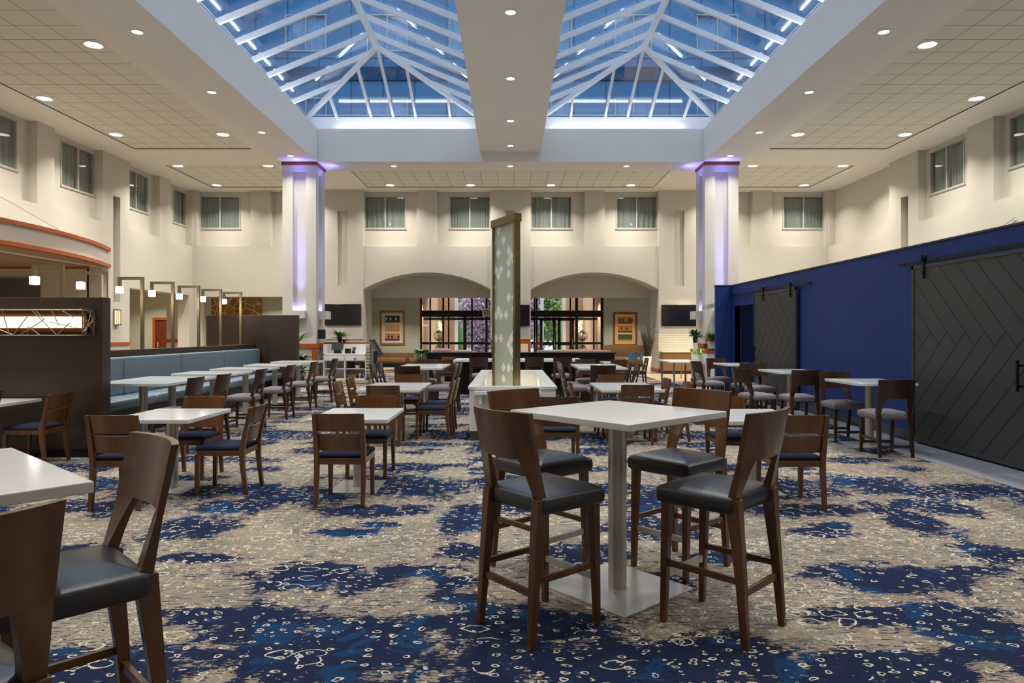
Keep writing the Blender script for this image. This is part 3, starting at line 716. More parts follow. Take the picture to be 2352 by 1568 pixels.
# ------------------------------------------------------------------ columns
def column(sgn):
    sd = 'left' if sgn < 0 else 'right'
    x0, x1 = sorted((sgn * 6.18, sgn * 7.25)); y0, y1 = 21.8, 22.82
    root = thing('column', 'tall white square column on the %s with violet-lit recesses and a wood cap' % sd, 'column')
    pz0, pz1 = Z(713, 21.8), Z(392, 21.8); cx = (x0 + x1) / 2
    a, b = (cx - .21, cx + .21) if sgn < 0 else (cx - .21, cx + .21)
    m = MB(); wall_y(m, y0, y0 + .16, x0, x1, 0, 6.94, [(a, b, pz0, pz1)])
    xin = sgn * 6.18; s = sorted((xin, xin + sgn * .16)); ym = (y0 + y1) / 2
    wall_x(m, s[0], s[1], y0 + .16, y1, 0, 6.94, [(ym - .2, ym + .2, pz0, pz1)])
    xc = sorted((xin + sgn * .16, sgn * 7.25)); m.box(xc[0], xc[1], y0 + .16, y1, 0, 6.94)
    m.build('shaft', WALL, root)
    MB().box(x0 - .03, x1 + .03, y0 - .03, y1 + .03, 6.94, 7.035).build('wood_cap', mat('red_brown_cap', S(118, 50, 26), .5), root)
    h = Z(713, 21.7) - Z(731, 21.7)
    MB().box(a - .05, b + .02, y0 - .22, y0, pz0 - h, pz0 - .01).build('uplight_box', WALL, root)
    q = sorted((xin, xin - sgn * .28)); MB().box(q[0], q[1], ym - .26, ym + .22, pz0 - h - .02, pz0 - .01).build('uplight_box', WALL, root)
    # wainscot
    m = MB(); m.box(x0 - .06, x1 + .06, y0 - .06, y1 + .06, 1.12, 1.26); m.box(x0 - .05, x0 + .12, y0 - .05, y0, 0, 1.12); m.box(x1 - .12, x1 + .05, y0 - .05, y0, 0, 1.12)
    m.box(x0 - .05, x1 + .05, y0 - .05, y1 + .05, 0, .14); m.build('wainscot_trim', ORANGE, root)
    # uplights
    for px, py in (((a + b) / 2, y0 - .12), (xin - sgn * .12, ym)):
        l = bpy.data.lights.new('uplight', 'SPOT'); l.energy = 150; l.color = (.32, .31, 1.0); l.spot_size = math.radians(34); l.spot_blend = 1.0; l.shadow_soft_size = .05
        lo = bpy.data.objects.new('uplight', l); COL.objects.link(lo); lo.location = (px, py, pz0 + .03)
        tgt = Vector((0, .16, 1)) if py < y0 else Vector((sgn * .16, 0, 1)); lo.rotation_euler = (-tgt).to_track_quat('Z', 'Y').to_euler(); lo.parent = root
    for px, py in (((a + b) / 2, y0 - .1), (xin - sgn * .1, ym)):
        l = bpy.data.lights.new('uplight', 'SPOT'); l.energy = 900; l.color = (.27, .26, 1.0); l.spot_size = math.radians(20); l.spot_blend = 1; l.shadow_soft_size = .04
        lo = bpy.data.objects.new('uplight', l); COL.objects.link(lo); lo.location = (px, py, pz0 + .03)
        tgt = Vector((0, .05, 1)) if py < y0 else Vector((sgn * .05, 0, 1)); lo.rotation_euler = (-tgt).to_track_quat('Z', 'Y').to_euler(); lo.parent = root
    for px, py in ((a + .1, y0 + .09), (b - .1, y0 + .09), (xin + sgn * .09, ym - .08), (xin + sgn * .09, ym + .08)):  # fill points added to brighten the foot of each niche
        l = bpy.data.lights.new('niche_fill', 'POINT'); l.energy = 1.6; l.color = (.28, .27, 1.0); l.shadow_soft_size = .03
        lo = bpy.data.objects.new('niche_fill', l); COL.objects.link(lo); lo.location = (px, py, pz0 + .06); lo.parent = root
    # violet fill points added for the glow under the beam, no fixture here
    for px, py in ((cx, y0 - .3), (xin - sgn * .35, ym)):
        l = bpy.data.lights.new('cap_glow_fill', 'POINT'); l.energy = 4; l.color = (.2, .2, 1.0); l.shadow_soft_size = .05
        lo = bpy.data.objects.new('cap_glow_fill', l); COL.objects.link(lo); lo.location = (px, py, 6.86); lo.parent = root
column(-1); column(1)

# ------------------------------------------------------------------ downlights
def downlight(r, m, ring):
    o = thing('downlight', 'x', 'light', (0, 0, -5))
    MB().lathe([(r + .025, 0), (r + .025, -.012), (r, -.014), (r, 0)], n=28).build('trim_ring', CURB, o)
    n = 28; MB().lathe([(r, -.002), (r, -.008)], n=n).build('lens', m, o)
    return o
BIG = downlight(.165, LAMPW, 1); SML = downlight(.095, LAMPS, 1)
used = {}
def place_dl(proto, loc, label, power, size, group=None, col=(1.0, .94, .83), spread=125):
    if proto.name not in used: used[proto.name] = 1; o = proto; tree = [(c, []) for c in kids(o)]; KIDS[o.name] = tree; o.location = loc; o['label'] = label
    else: o = dup(proto, loc, 0, label)
    if group: o['group'] = group
    l = bpy.data.lights.new('lamp', 'AREA'); l.shape = 'DISK'; l.size = size; l.energy = power; l.color = col; l.spread = math.radians(spread)
    lo = bpy.data.objects.new('lamp', l); COL.objects.link(lo); lo.location = (loc[0], loc[1], loc[2] - .03); 
    return o
row = {13.6: 'nearest in view', 16.7: 'middle of the tiled ceiling', 19.73: 'far end of big field', 23.4: 'far tile field front', 26.5: 'beside the corner'}
BP = 125
for sgn in (-1, 1):
    sd = 'left' if sgn < 0 else 'right'
    for x, ys in ((8.27, (1.4, 7.5, 13.6, 19.73, 23.4)), (11.35, (4.5, 10.6, 16.7, 19.73, 23.4, 26.5))):
        for y in ys:
            lab = 'large round light, %s tiled ceiling, %s row, %s' % (sd, 'inner' if x < 9 else 'outer', row.get(y, 'above the viewer'))
            place_dl(BIG, (sgn * x, y, ZT if 3 < y < 21.3 or y > 23.3 else ZC), lab, BP * (.5 if y > 26 else .72 if x > 9 else 1), .3, 'large round ceiling lights')
for x, lb in ((-4.64, 'far left'), (-1.54, 'left of centre'), (1.56, 'right of centre'), (4.65, 'far right')):
    place_dl(BIG, (x, 26.5, ZT), 'large round recessed light over the back wall, %s of the four' % lb, BP * .6, .3, 'large round ceiling lights')
o4 = ('nearest in view', 'second in view', 'third in view', 'at the column')
for x, lb in ((-8.27, 'left'), (8.27, 'right')):
    place_dl(BIG, (x, 26.5, ZT), 'large round light hidden behind the %s column, over the back wall' % lb, BP * .6, .3, 'large round ceiling lights')
for sgn in (-1, 1):
    for k, y in enumerate((3.1, 6.2, 9.3, 12.4, 15.5, 18.6, 21.04)):
        place_dl(SML, (sgn * 6.75, y, ZS), 'small round downlight in the %s beam, %s' % ('left' if sgn < 0 else 'right', o4[k - 3] if k > 2 else 'above the viewer'), 30, .17, 'small beam downlights')
for k, y in enumerate((3.1, 6.2, 9.3, 12.3, 15.5, 18.6, 21.05)):
    place_dl(SML, (0, y, 7.35), 'small round downlight in the centre beam, %s' % (o4[k - 3].replace('at the column', 'at the far end') if k > 2 else 'above the viewer'), 45, .17, 'small beam downlights')
for x, lb in ((-3.8, 'left'), (0, 'centre'), (3.78, 'right')):
    place_dl(SML, (x, 22.35, ZS), 'small round downlight in the far cross beam, %s one' % lb, 25, .17, 'small beam downlights')
# lamps added to brighten the lobby, alcove, corridor and porch
for x, y, z, e in ((-5.5, 31.0, 3.4, 80), (-2.6, 31.0, 3.4, 60), (2.6, 31.0, 3.4, 60), (5.5, 31.0, 3.4, 90), (-13.7, 25, 3.6, 55), (-15.6, 29.3, 3.6, 60), (-10.5, 29.6, 3.35, 55), (-14.2, 17.5, 3.58, 70), (-14.2, 12.5, 3.58, 50), (-3.9, 35.5, 3.5, 50), (3.9, 35.5, 3.5, 50), (-2.5, 41, 3.5, 40), (3.2, 41, 3.5, 40)):
    place_dl(SML, (x, y, z + .04), 'small downlight added to brighten the rooms beyond the far wall openings', e, .2, 'added room downlights', col=(1.0, .88, .70))
# coffee counter pendant lamp glow on the tile wall
place_dl(SML, (6.6, 26.3, 3.9 - .0), 'small downlight over the tiled coffee counter', 0.01, .1) if False else None

# ------------------------------------------------------------------ partitions, banquette
def partition(x0, x1, y, label):
    r = thing('partition_wall', label, 'partition')
    MB().box(x0, x1, y, y + .18, .1, 2.05).build('panel', ESP, r, bevel=.004)
    MB().box(x0, x1 + .003, y - .006, y + .186, 0, .11).build('plinth', ESPD, r)
    return r
partition(-9.5, -5.23, 8.79, 'tall dark wood partition with the caged wall light, left foreground')
partition(-7.72, -5.41, 17.4, 'dark wood partition at the far end of the blue banquette')
o = MB().box(-6.63, -6.47, 8.97, 17.4, 0, 1.31).build('low_wall', ESP, bevel=.004); tag(o, 'low dark wood wall behind the blue banquette, carrying the lamp posts', 'low wall')
def banquette():
    r = thing('banquette', 'long powder-blue vinyl banquette on a dark plinth', 'banquette')
    MB().box(-6.45, -5.92, 9.0, 17.38, 0, .46).build('plinth', ESPD, r)
    ys = [9.02, 11.23, 13.2, 15.17, 17.35]
    for a, b in zip(ys[:-1], ys[1:]):
        MB().box(-6.455, -6.33, a + .008, b - .008, .58, 1.2).build('back_cushion', BLUEV, r, bevel=.035, seg=4)
    for a, b in zip(ys[:-1], ys[1:]):
        MB().cushion(-6.34, -5.78, a + .004, b - .004, .45, .59, .015, .03).build('seat_cushion', BLUEV, r)
banquette()
# lattice wall light
def cage_light():
    x0, x1 = -7.6, X(186, 8.5); z0, z1 = Z(770, 8.55), Z(711, 8.55); yb, yf = 8.79, 8.53
    r = thing('cage_wall_light', 'long glowing wall light in a silver lattice cage on the near partition', 'wall light')
    MB().box(x0, x1 - .12, yb - .13, yb - .05, Z(753, 8.7), Z(727, 8.7)).build('diffuser', SCON, r)
    MB().box(x0, x1 - .08, yb - .05, yb - .002, z0 + .04, z1 - .04).build('back_plate', mat('copper_back_plate', S(92, 52, 22), .4, metal=.6), r)
    m = MB(); t = .007
    for y in (yf, yb - .02):
        for z in (z0, z1): m.tube((x0, y, z), (x1, y, z), t, 6)
    for y in (yf, yb - .02): m.tube((x1, y, z0), (x1, y, z1), t, 6)
    for z in (z0, z1): m.tube((x1, yf, z), (x1, yb, z), t, 6)
    rng = random.Random(5); L = x1 - x0; H = z1 - z0
    pts = [(0.02, 0, .20, 1), (.08, 1, .16, 0), (.14, 0, .3, .9), (.22, 1, .28, 0), (.3, .3, .42, 1), (.38, 0, .34, 1), (.45, 1, .52, 0), (.5, .35, .62, .02), (.5, .98, .40, .75), (.56, 1, .60, .0), (.62, 0, .70, .75), (.70, .0, .70, .3), (.72, 1, .86, 0), (.66, .02, .79, .62), (.79, .62, .74, 1), (.83, 1, .87, .4), (.80, .55, .97, .3), (.86, 0, .93, .5), (.88, 1, .95, .7), (.03, .6, .12, 1), (.70, .35, .77, .0)]
    for a, b, c, d in pts: m.tube((x0 + L * a, yf, z0 + H * b), (x0 + L * c, yf, z0 + H * d), t * .8, 6)
    for a, b, c, d in ((0, .1, 1, .7), (1, 0, 0, .9), (.0, .5, 1, .2), (.5, 1, 1, .4), (.2, 0, .7, 1)): m.tube((x1, yf + (yb - yf) * a, z0 + H * b), (x1, yf + (yb - yf) * c, z0 + H * d), t * .8, 6)
    m.build('lattice_cage', NICKEL, r)
cage_light()
# lamp posts on the low wall
def lamp_post():
    r = thing('lamp_post', 'x', 'lamp post')
    t = .05
    MB().box(-t / 2, t / 2, -t / 2, t / 2, 0, 1.28).build('post', NICKEL, r)
    MB().box(-.43, -t / 2, -t / 2, t / 2, 1.23, 1.28).build('arm', NICKEL, r)
    MB().box(-.43, -.38, -t / 2, t / 2, 1.11, 1.23).build('drop_stem', NICKEL, r)
    MB().box(-.455, -.355, -.05, .05, .99, 1.11).build('glass_shade', SHADE, r, bevel=.01)
    return r
lp = lamp_post(); KIDS[lp.name] = [(c, []) for c in kids(lp)]
ords = ['nearest', 'second', 'third', 'fourth', 'fifth', 'sixth', 'seventh and farthest']
for k, y in enumerate((10.02, 11.1, 12.2, 13.3, 14.4, 15.5, 16.65)):
    lab = 'metal gooseneck lamp post on the low wall, %s of seven' % ords[k]
    if k == 0: lp.location = (-6.55, y, 1.31); lp['label'] = lab; lp['group'] = 'gooseneck lamp posts'
    else: dup(lp, (-6.55, y, 1.31), 0, lab, 'gooseneck lamp posts')
    l = bpy.data.lights.new('shade_lamp', 'POINT'); l.energy = 4; l.color = (1, .85, .62); l.shadow_soft_size = .06
    lo = bpy.data.objects.new('shade_lamp', l); COL.objects.link(lo); lo.location = (-6.955, y, 1.31 + .93)

# ------------------------------------------------------------------ seats
def stool(name, seat_m, wood, H, foot_metal, label, cat):
    """H: height at the back; bar 1.19, counter 1.0"""
    drop = 1.19 - H; zs = .665 - drop; zt = .745 - drop; zk = zt
    r = thing(name, label, cat)
    yk, yt, yf = -.185, -.275, -.255
    # rear legs with a knee
    for s in (-1, 1):
        MB().sweep([(s * .212, yf, 0), (s * .206, (yf + yk) / 2 - .005, zk * .5), (s * .202, yk, zk)], [(.032, .036), (.044, .05), (.058, .075)]).build('rear_leg', wood, r, bevel=.003)
        MB().sweep([(s * .208, .225, 0), (s * .203, .205, zs)], [(.032, .032), (.05, .05)]).build('front_leg', wood, r, bevel=.003)
    # back: two posts flowing into a bowed panel
    zp = zk + (.93 - .745); zm = zp + .015; zo = zk
    def lean(z):
        t = (z - zk) / (H - zk); return yk + (yt - yk) * t
    wd = .235; bow = .045
    def outer(z): return .232 - .008 * (1 - (z - zk) / (H - zk))
    def inner(z): t = max(0, min(1, (z - zk) / (zm - zk))); return .172 - .045 * t ** 1.3
    def yy(x, z, off): return lean(z) - bow * (1 - (x / wd) ** 2) * min(1, max(0, (z - zk) / (zm - zk))) + off
    th = .022
    m = MB()
    f = lambda off: (lambda u, v: ((u * 2 - 1) * outer(zm + (H - zm) * v), yy((u * 2 - 1) * wd, zm + (H - zm) * v, off), zm + (H - zm) * v + 0.006 * 0))
    m.solid(f(-th / 2 - .004), f(th / 2), 14, 4)
    for s in (-1, 1):
        def g(off):
            def q(u, v):
                z = zk + (zm - zk) * v; x = outer(z) + (inner(z) - outer(z)) * u
                k = 1 + 1.1 * (1 - v)
                return (s * x, yy(x, z, 0) + off * k, z)
            return q
        a, b = (g(-th / 2), g(th / 2)) if s < 0 else (g(th / 2), g(-th / 2))
        m.solid(a, b, 3, 6)
    m.build('backrest', wood, r, bevel=.003)
    MB().cushion(-.242, .242, -.20, .255, zs, zt + .008, .045 if foot_metal else .035, .022, -.02).build('seat', seat_m, r)
    for s in (-1, 1): MB().bar((s * .208, -.215, .333 - drop * .6), (s * .206, .21, .333 - drop * .6), .02, .032).build('stretcher', wood, r)
    MB().bar((-.208, -.232, .27 - drop * .7), (.208, -.232, .27 - drop * .7), .02, .035).build('stretcher', wood, r)
    MB().bar((-.208, .215, .263 - drop * .65), (.208, .215, .263 - drop * .65), .022, .036).build('footrest', STEEL if foot_metal else wood, r)
    return r
def low_chair():
    r = thing('dining_chair', 'x', 'chair'); wood = WOODH
    for s in (-1, 1):
        MB().sweep([(s * .215, -.255, 0), (s * .215, -.218, .3), (s * .215, -.215, .45), (s * .215, -.235, .56), (s * .215, -.30, .86)], [(.036, .034), (.042, .048), (.044, .052), (.044, .042), (.04, .03)]).build('rear_leg', wood, r, bevel=.003)
        MB().sweep([(s * .205, .235, 0), (s * .205, .225, .40)], [(.034, .034), (.046, .046)]).build('front_leg', wood, r, bevel=.003)
    def lean(z): return -.215 - .085 * ((z - .5) / .36) if z > .5 else -.215
    for z0, z1 in ((.515, .672), (.695, .862)):
        def f(off): return lambda u, v: ((u * 2 - 1) * .198, lean(z0 + (z1 - z0) * v) - .028 * (1 - (u * 2 - 1) ** 2) + off + .004, z0 + (z1 - z0) * v)
        MB().solid(f(-.010), f(.010), 12, 2).build('back_slat', wood, r, bevel=.002)
    m = MB(); m.box(-.2, .2, -.225, -.205, .385, .44); m.box(-.2, .2, .215, .237, .385, .44)
    for s in (-1, 1): m.box(s * .215 - .012, s * .215 + .012, -.2, .22, .385, .44)
    m.build('seat_frame', wood, r)
    MB().cushion(-.225, .225, -.20, .245, .432, .478, .018, .03, -.03).build('seat', NAVYF, r)
    return r
BAR = stool('bar_stool', LEATHER, WOODH, 1.19, True, 'x', 'bar stool')
CNT = stool('counter_stool', GREYF, WOODM, 1.0, False, 'x', 'counter stool')
LOW = low_chair()
for p in (BAR, CNT, LOW): KIDS[p.name] = [(c, []) for c in kids(p)]; p['_n'] = 0
def seat(proto, x, y, deg, label, group=None):
    lab = label
    if proto['_n'] == 0:
        proto['_n'] = 1; proto.location = (x, y, 0); proto.rotation_euler = (0, 0, math.radians(deg)); proto['label'] = lab
        if group: proto['group'] = group
        return proto
    return dup(proto, (x, y, 0), math.radians(deg), lab, group)

G1 = 'black leather bar stools at the tall tables'
seat(BAR, .166, 3.768, -50.5, 'leather bar stool nearest the viewer, left of the tall table, back turned to us', G1)
seat(BAR, .205, 4.64, -138.7, 'leather bar stool far left of the tall table, half behind another stool', G1)
seat(BAR, 1.15, 4.68, 131.3, 'leather bar stool far right of the tall table, facing us', G1)
seat(BAR, 1.151, 3.77, 44.9, 'leather bar stool near right of the tall table, back turned to us', G1)
seat(BAR, -1.565, 2.43, 135.4, 'leather bar stool at the left edge table, seen from the side, full backrest in view', G1)
seat(BAR, -1.44, 1.62, 56.4, 'leather bar stool cut off by the lower left corner of the picture', G1)

G2 = 'navy-seated dining chairs'
CH = [(-3.55, 6.40, 0, 'near left of the left square table, back to us'), (-3.53, 7.62, 180, 'behind the left square table, facing us'),
      (-2.85, 6.95, 90, 'right of the left square table, seen side-on'),
      (-1.565, 6.52, 0, 'in front of the small table left of centre, back to us'), (-1.575, 7.72, 180, 'behind the small table left of centre, facing us'),
      (-1.78, 9.86, 0, 'in front of the long double table left of the planter'), (-1.79, 11.85, 180, 'behind the long double table left of the planter'),
      (-2.30, 10.27, -90, 'left side, double table left of planter, nearer one'), (-2.32, 11.17, -90, 'left side, double table left of planter, farther one'),
      (-1.165, 10.45, 90, 'right side, double table left of planter, nearer one'), (-1.15, 11.14, 90, 'right side, double table left of planter, farther one'),
      (1.80, 10.0, 0, 'in front of the double table right of the planter'), (1.78, 11.8, 180, 'behind the double table right of the planter'),
      (2.36, 10.25, 90, 'right side, double table right of planter, nearer one'), (2.24, 11.1, 90, 'right side, double table right of planter, farther one'),
      (1.19, 10.3, -90, 'left side, double table right of planter, nearer one'), (1.14, 10.95, -90, 'left side, double table right of planter, farther one'),
      (2.60, 6.40, 0, 'in front of the table right of the tall bar table'), (2.46, 7.6, 180, 'behind the table at the right of the tall table'),
      (.56, 8.15, 0, 'facing the white planter ledge, partly behind the tall table'),
      (-5.78, 8.36, 90, 'beside the small table at the near dark partition'),
      (-2.75, 20.2, -90, 'left of the farthest small table left of centre'), (-1.82, 19.35, 0, 'in front of the farthest small table left of centre'), (-1.9, 20.95, 180, 'behind the farthest small table left of centre'),
      (3.72, 20.2, 90, 'right of the farthest small table right of centre'), (3.0, 19.2, 0, 'in front of the farthest small table right of centre'), (2.3, 20.3, -90, 'left of the farthest small table right of centre')]
for x, y, a, l in CH: seat(LOW, x, y, a, 'navy-seated chair, ' + l, G2)

G3 = 'grey-seated counter stools'
ST = [(-4.52, 9.27, 90, 'nearest at the banquette tables'), (-4.44, 9.98, 90, 'second at the banquette tables'), (-4.39, 11.35, 90, 'third at the banquette tables'),
      (-4.37, 12.83, 90, 'fourth at the banquette tables'), (-4.36, 14.3, 90, 'fifth at the banquette tables'), (-4.36, 15.98, 90, 'farthest at the banquette tables'),
      (-1.86, 12.62, 0, 'front of the far double table left of the planter'), (-1.9, 15.3, 180, 'behind the far double table left of the planter'),
      (-2.43, 13.4, -90, 'left side, far double table left of the planter, nearer one'), (-2.42, 14.1, -90, 'left side, far double table left of the planter, farther one'),
      (-1.34, 13.35, 90, 'right side, far double table left of the planter, nearer one'), (-1.3, 14.05, 90, 'right side, far double table left of the planter, farther one'),
      (1.70, 12.85, 0, 'front of the far double table right of the planter'), (1.7, 15.3, 180, 'behind the far double table right of the planter'),
      (2.22, 13.45, 90, 'right side, far double table right of the planter, nearer one'), (2.18, 14.15, 90, 'right side, far double table right of the planter, farther one'),
      (1.27, 13.35, -90, 'left side, far double table right of the planter, nearer one'), (1.27, 14.05, -90, 'left side, far double table right of the planter, farther one'),
      (-.78, 17.1, 0, 'at the long dark counter, left one'), (.59, 17.1, 0, 'at the long dark counter, middle one'), (1.28, 17.1, 0, 'at the long dark counter, right one'),
      (4.92, 9.0, 0, 'nearest at the blue wall, back to us'), (4.97, 10.27, 180, 'behind the nearest table at the blue wall'),
      (4.75, 11.28, 0, 'front of the second table at the blue wall'), (4.80, 13.2, 180, 'behind the second table at the blue wall'), (4.12, 11.6, -72, 'left side of the second table at the blue wall'),
      (4.80, 13.93, 0, 'front of the third table at the blue wall'), (4.85, 15.9, 180, 'behind the third table at the blue wall'), (4.2, 14.6, -78, 'left side of the third table at the blue wall'),
      (-5.62, 6.97, 90, 'cut off by the left picture edge')]
for x, y, a, l in ST: seat(CNT, x, y, a, 'grey-seated stool, ' + l, G3)

# ------------------------------------------------------------------ tables
def table(x, y, sx, sy, h, label, rz=0, base=(.47, .59), cat='table', group=None, br=.057):
    r = thing('pedestal_table', label, cat, (x, y, 0), rz, group)
    MB().box(-sx / 2, sx / 2, -sy / 2, sy / 2, h - .038, h).build('tabletop', QUARTZ, r, bevel=.004)
    MB().tube((0, 0, .012), (0, 0, h - .038), br, 28).build('column', STEEL, r)
    MB().box(-base[0] / 2, base[0] / 2, -base[1] / 2, base[1] / 2, 0, .012).build('base_plate', STEELB, r, bevel=.002)
    MB().box(-min(base[0], sx) * .35, min(base[0], sx) * .35, -.1, .1, h - .05, h - .038).build('mount_plate', BLACKM, r)
    return r
rot = math.radians(41.5)
table(.668, 4.285, .95, .95, 1.107, 'tall square white-topped bar table in the foreground', rot, (.665, .665), group='pedestal tables')
table(-2.066, 2.197, 1.0, 1.0, 1.107, 'tall white bar table cut off by the left picture edge', math.radians(48.5), (.665, .665), group='pedestal tables')
LT = [(-3.475, 7.05, .8, 1.0, .762, 'square white table with the dining chairs left, in front of the banquette'), (-1.57, 7.09, .78, 1.02, .762, 'small white table left of centre, one chair in front and one behind'),
      (2.46, 6.98, .80, 1.04, .762, 'white dining table partly hidden behind the tall bar table'), (-6.36, 8.25, .8, .95, .762, 'small white table against the near dark partition'),
      (-2.0, 20.25, .75, .85, .762, 'farthest small white table left of centre'), (3.05, 19.9, .8, 1.0, .762, 'farthest small white table right of centre')]
for a in LT: table(*a, group='pedestal tables')
for s, sd in ((-1, 'left'), (1, 'right')):
    for k, y in enumerate((10.375, 11.13)): table(s * 1.79, y, .93, .75, .762, '%s half of the double dining table %s of the planter' % (('near', 'far')[k], sd), base=(.47, .47), group='pedestal tables')
    for k, y in enumerate((13.78, 14.7)): table(s * 1.80, y, .96, .9, .914, '%s half of the far double counter table %s of the planter' % (('near', 'far')[k], sd), base=(.47, .5), group='pedestal tables')
for k, y in enumerate((9.6, 10.41, 11.85, 13.3, 14.95, 16.6)):
    table(-5.14, y, 1.06, .8, .914, 'white counter table in front of the blue banquette, %s' % ('nearest', 'second, touching the nearest', 'third', 'fourth', 'fifth', 'farthest')[k], base=(.56, .5), group='pedestal tables')
for k, (x, y) in enumerate(((5.10, 9.75), (5.08, 12.45), (5.06, 15.25))):
    table(x, y, .81, 1.0, .914, 'white counter table along the blue wall, %s' % ('nearest', 'middle one', 'farthest')[k], base=(.62, .56), group='pedestal tables')
# four-legged table near the planter on the right
r = thing('console_table', 'narrow white table on four grey metal legs before the coffee counter', 'table', (5.3, 21.3, 0))
MB().box(-.55, .44, -.95, .9, .70, .74).build('tabletop', QUARTZ, r, bevel=.003)
for x in (-.42, .34):
    for y in (-.85, .8): MB().tube((x, y, 0), (x, y, .7), .03, 12).build('leg', SILVERP, r)

# long dark counter
r = thing('communal_counter', 'long dark communal counter with a white stone top and stools', 'counter')
MB().box(-1.45, 1.85, 17.35, 18.7, .86, .91).build('countertop', QUARTZ, r, bevel=.003)
MB().box(-1.35, 1.75, 18.0, 18.6, 0, .86).build('body', ESPD, r)
r = thing('bench_divider', 'long black-framed lounge divider behind the communal counter', 'divider')
MB().box(-2.62, 3.25, 21.4, 21.6, 0, .95).build('panel', ESPD, r)
MB().box(-2.66, 3.3, 21.33, 21.75, .95, .99).build('top_rail', ESPD, r)
o = MB().cushion(.85, 3.2, 21.8, 22.15, 0, 1.04, .03, .05).build('bolster', MAUVE); tag(o, 'long mauve sofa back showing above the black divider, right', 'sofa')
o = MB().cushion(-2.5, -1.85, 21.8, 22.1, 0, 1.06, .05, .1).build('bolster', MAUVE); tag(o, 'rounded mauve cushion above the black divider, left end', 'cushion')
o = MB().cushion(-1.9, -1.2, 21.8, 22.1, 0, 1.02, .04, .1).build('bolster', MAUVE); tag(o, 'flatter mauve cushion above the black divider, second from left', 'cushion')

# ------------------------------------------------------------------ white planter box with etched glass sculpture
def planter():
    x0, x1, y0, y1 = -.63, .69, 10.14, 14.8; r = thing('planter_box', 'large white open box with stone rim around the glass sculpture', 'planter')
    m = MB(); t = .14
    m.box(x0 + .02, x1 - .02, y0 + .02, y0 + t, .14, .76); m.box(x0 + .02, x1 - .02, y1 - t, y1 - .02, .14, .76); m.box(x0 + .02, x0 + t, y0 + t, y1 - t, .14, .76); m.box(x1 - t, x1 - .02, y0 + t, y1 - t, .14, .76)
    m.build('box_sides', WHITEC, r)
    m = MB(); t = .17
    m.box(x0, x1, y0, y0 + t, .76, .80); m.box(x0, x1, y1 - t, y1, .76, .80); m.box(x0, x0 + t, y0 + t, y1 - t, .76, .80); m.box(x1 - t, x1, y0 + t, y1 - t, .76, .80)
    m.build('stone_rim', mat('grey_veined_marble', S(204, 204, 200), .25, noise=.06, scale=5), r, bevel=.003)
    MB().box(x0 + .03, x1 - .03, y0 + .03, y1 - .03, 0, .14).build('plinth', BASEB, r)
    MB().box(x0 + .14, x1 - .14, y0 + .14, y1 - .14, .3, .34).build('inner_floor', CREAM, r)
    MB().box(-.53, .45, y0 - .14, y0 + .02, .69, .735).build('ledge', QUARTZ, r, bevel=.003)
    MB().box(-.46, -.42, y0 - .1, y0 + .02, .55, .69).box(.36, .40, y0 - .1, y0 + .02, .55, .69).build('ledge_bracket', WHITEC, r)
planter()
def sculpture():
    a = Vector((.125, 12.0, .34)); b = Vector((-.30, 12.85, .34)); d = b - a; L = d.length; ang = math.atan2(d.y, d.x)
    r = thing('glass_sculpture', 'tall bronze-framed glass panel etched with pale diamonds, standing in the planter', 'sculpture', a, ang)
    H = 3.69 - .34; t = .11
    MB().box(.08, L - .05, -.02, .02, 0, H - .14).build('etched_glass', ETCH, r)
    MB().box(0, .08, -t / 2, t / 2, 0, H - .14).build('frame_post', BRASS, r, bevel=.003)
    MB().box(L - .05, L, -t / 2, t / 2, 0, H - .14).build('frame_post', BRASS, r, bevel=.003)
    MB().box(-.02, L + .02, -t / 2 - .015, t / 2 + .015, H - .14, H).build('frame_cap', BRASS, r, bevel=.003)
sculpture()
for p in ((.45, 11.2), (.3, 13.6), (-.3, 11.0)):
    l = bpy.data.lights.new('planter_lamp', 'POINT'); l.energy = 5; l.color = (1, .88, .66); l.shadow_soft_size = .05
    lo = bpy.data.objects.new('planter_lamp', l); COL.objects.link(lo); lo.location = (p[0], p[1], .42)
o = MB().bar((.30, 11.0, .35), (.46, 11.1, .36), .05, .03).bar((.2, 11.05, .36), (.35, 10.98, .38), .03, .02).build('iron_fitting', BLACKM); tag(o, 'small black fitting lying inside the white planter box', 'fitting')
l = 0

# ------------------------------------------------------------------ blue wall and barn doors
XB = 5.95
r = thing('wall_blue', 'x', 'x'); del r['label']; del r['category']; struct(r)
m = MB(); wall_x(m, XB, XB + .15, 4.0, 18.54, 0, 2.86, [(16.5, 18.2, 0, 2.31), (7.5, 9.9, 0, 2.31)]); m.box(5.52, XB, 18.44, 18.54, 0, 2.86); m.box(XB, 10.5, 18.44, 18.54, 0, 2.86)
m.build('painted_wall', BLUEW, r)
m = MB(); m.box(XB - .02, XB + .17, 4.0, 18.56, 2.86, 2.885); m.box(5.50, XB, 18.42, 18.56, 2.86, 2.885); m.build('cap_rail', BASEB, r)
m = MB(); m.box(XB - .015, XB, 9.9, 16.5, 0, .15); m.box(XB - .015, XB, 4, 7.5, 0, .15); m.build('base_skirting', BASEB, r)
m = MB(); m.box(XB + .002, XB + .16, 18.2, 18.24, 0, 2.31); m.box(XB + .01, XB + .15, 16.46, 16.5, 0, 2.31); m.build('opening_jamb', mat('grey_jamb_paint', S(104, 102, 94), .8), r)
MB().box(6.8, 6.9, 4.0, 18.4, 0, 2.8).build('inner_wall', BLUEW, r)
struct(MB().box(XB + .15, 10.5, 4.0, 18.5, 2.70, 2.75).build('ceiling', WALLD))
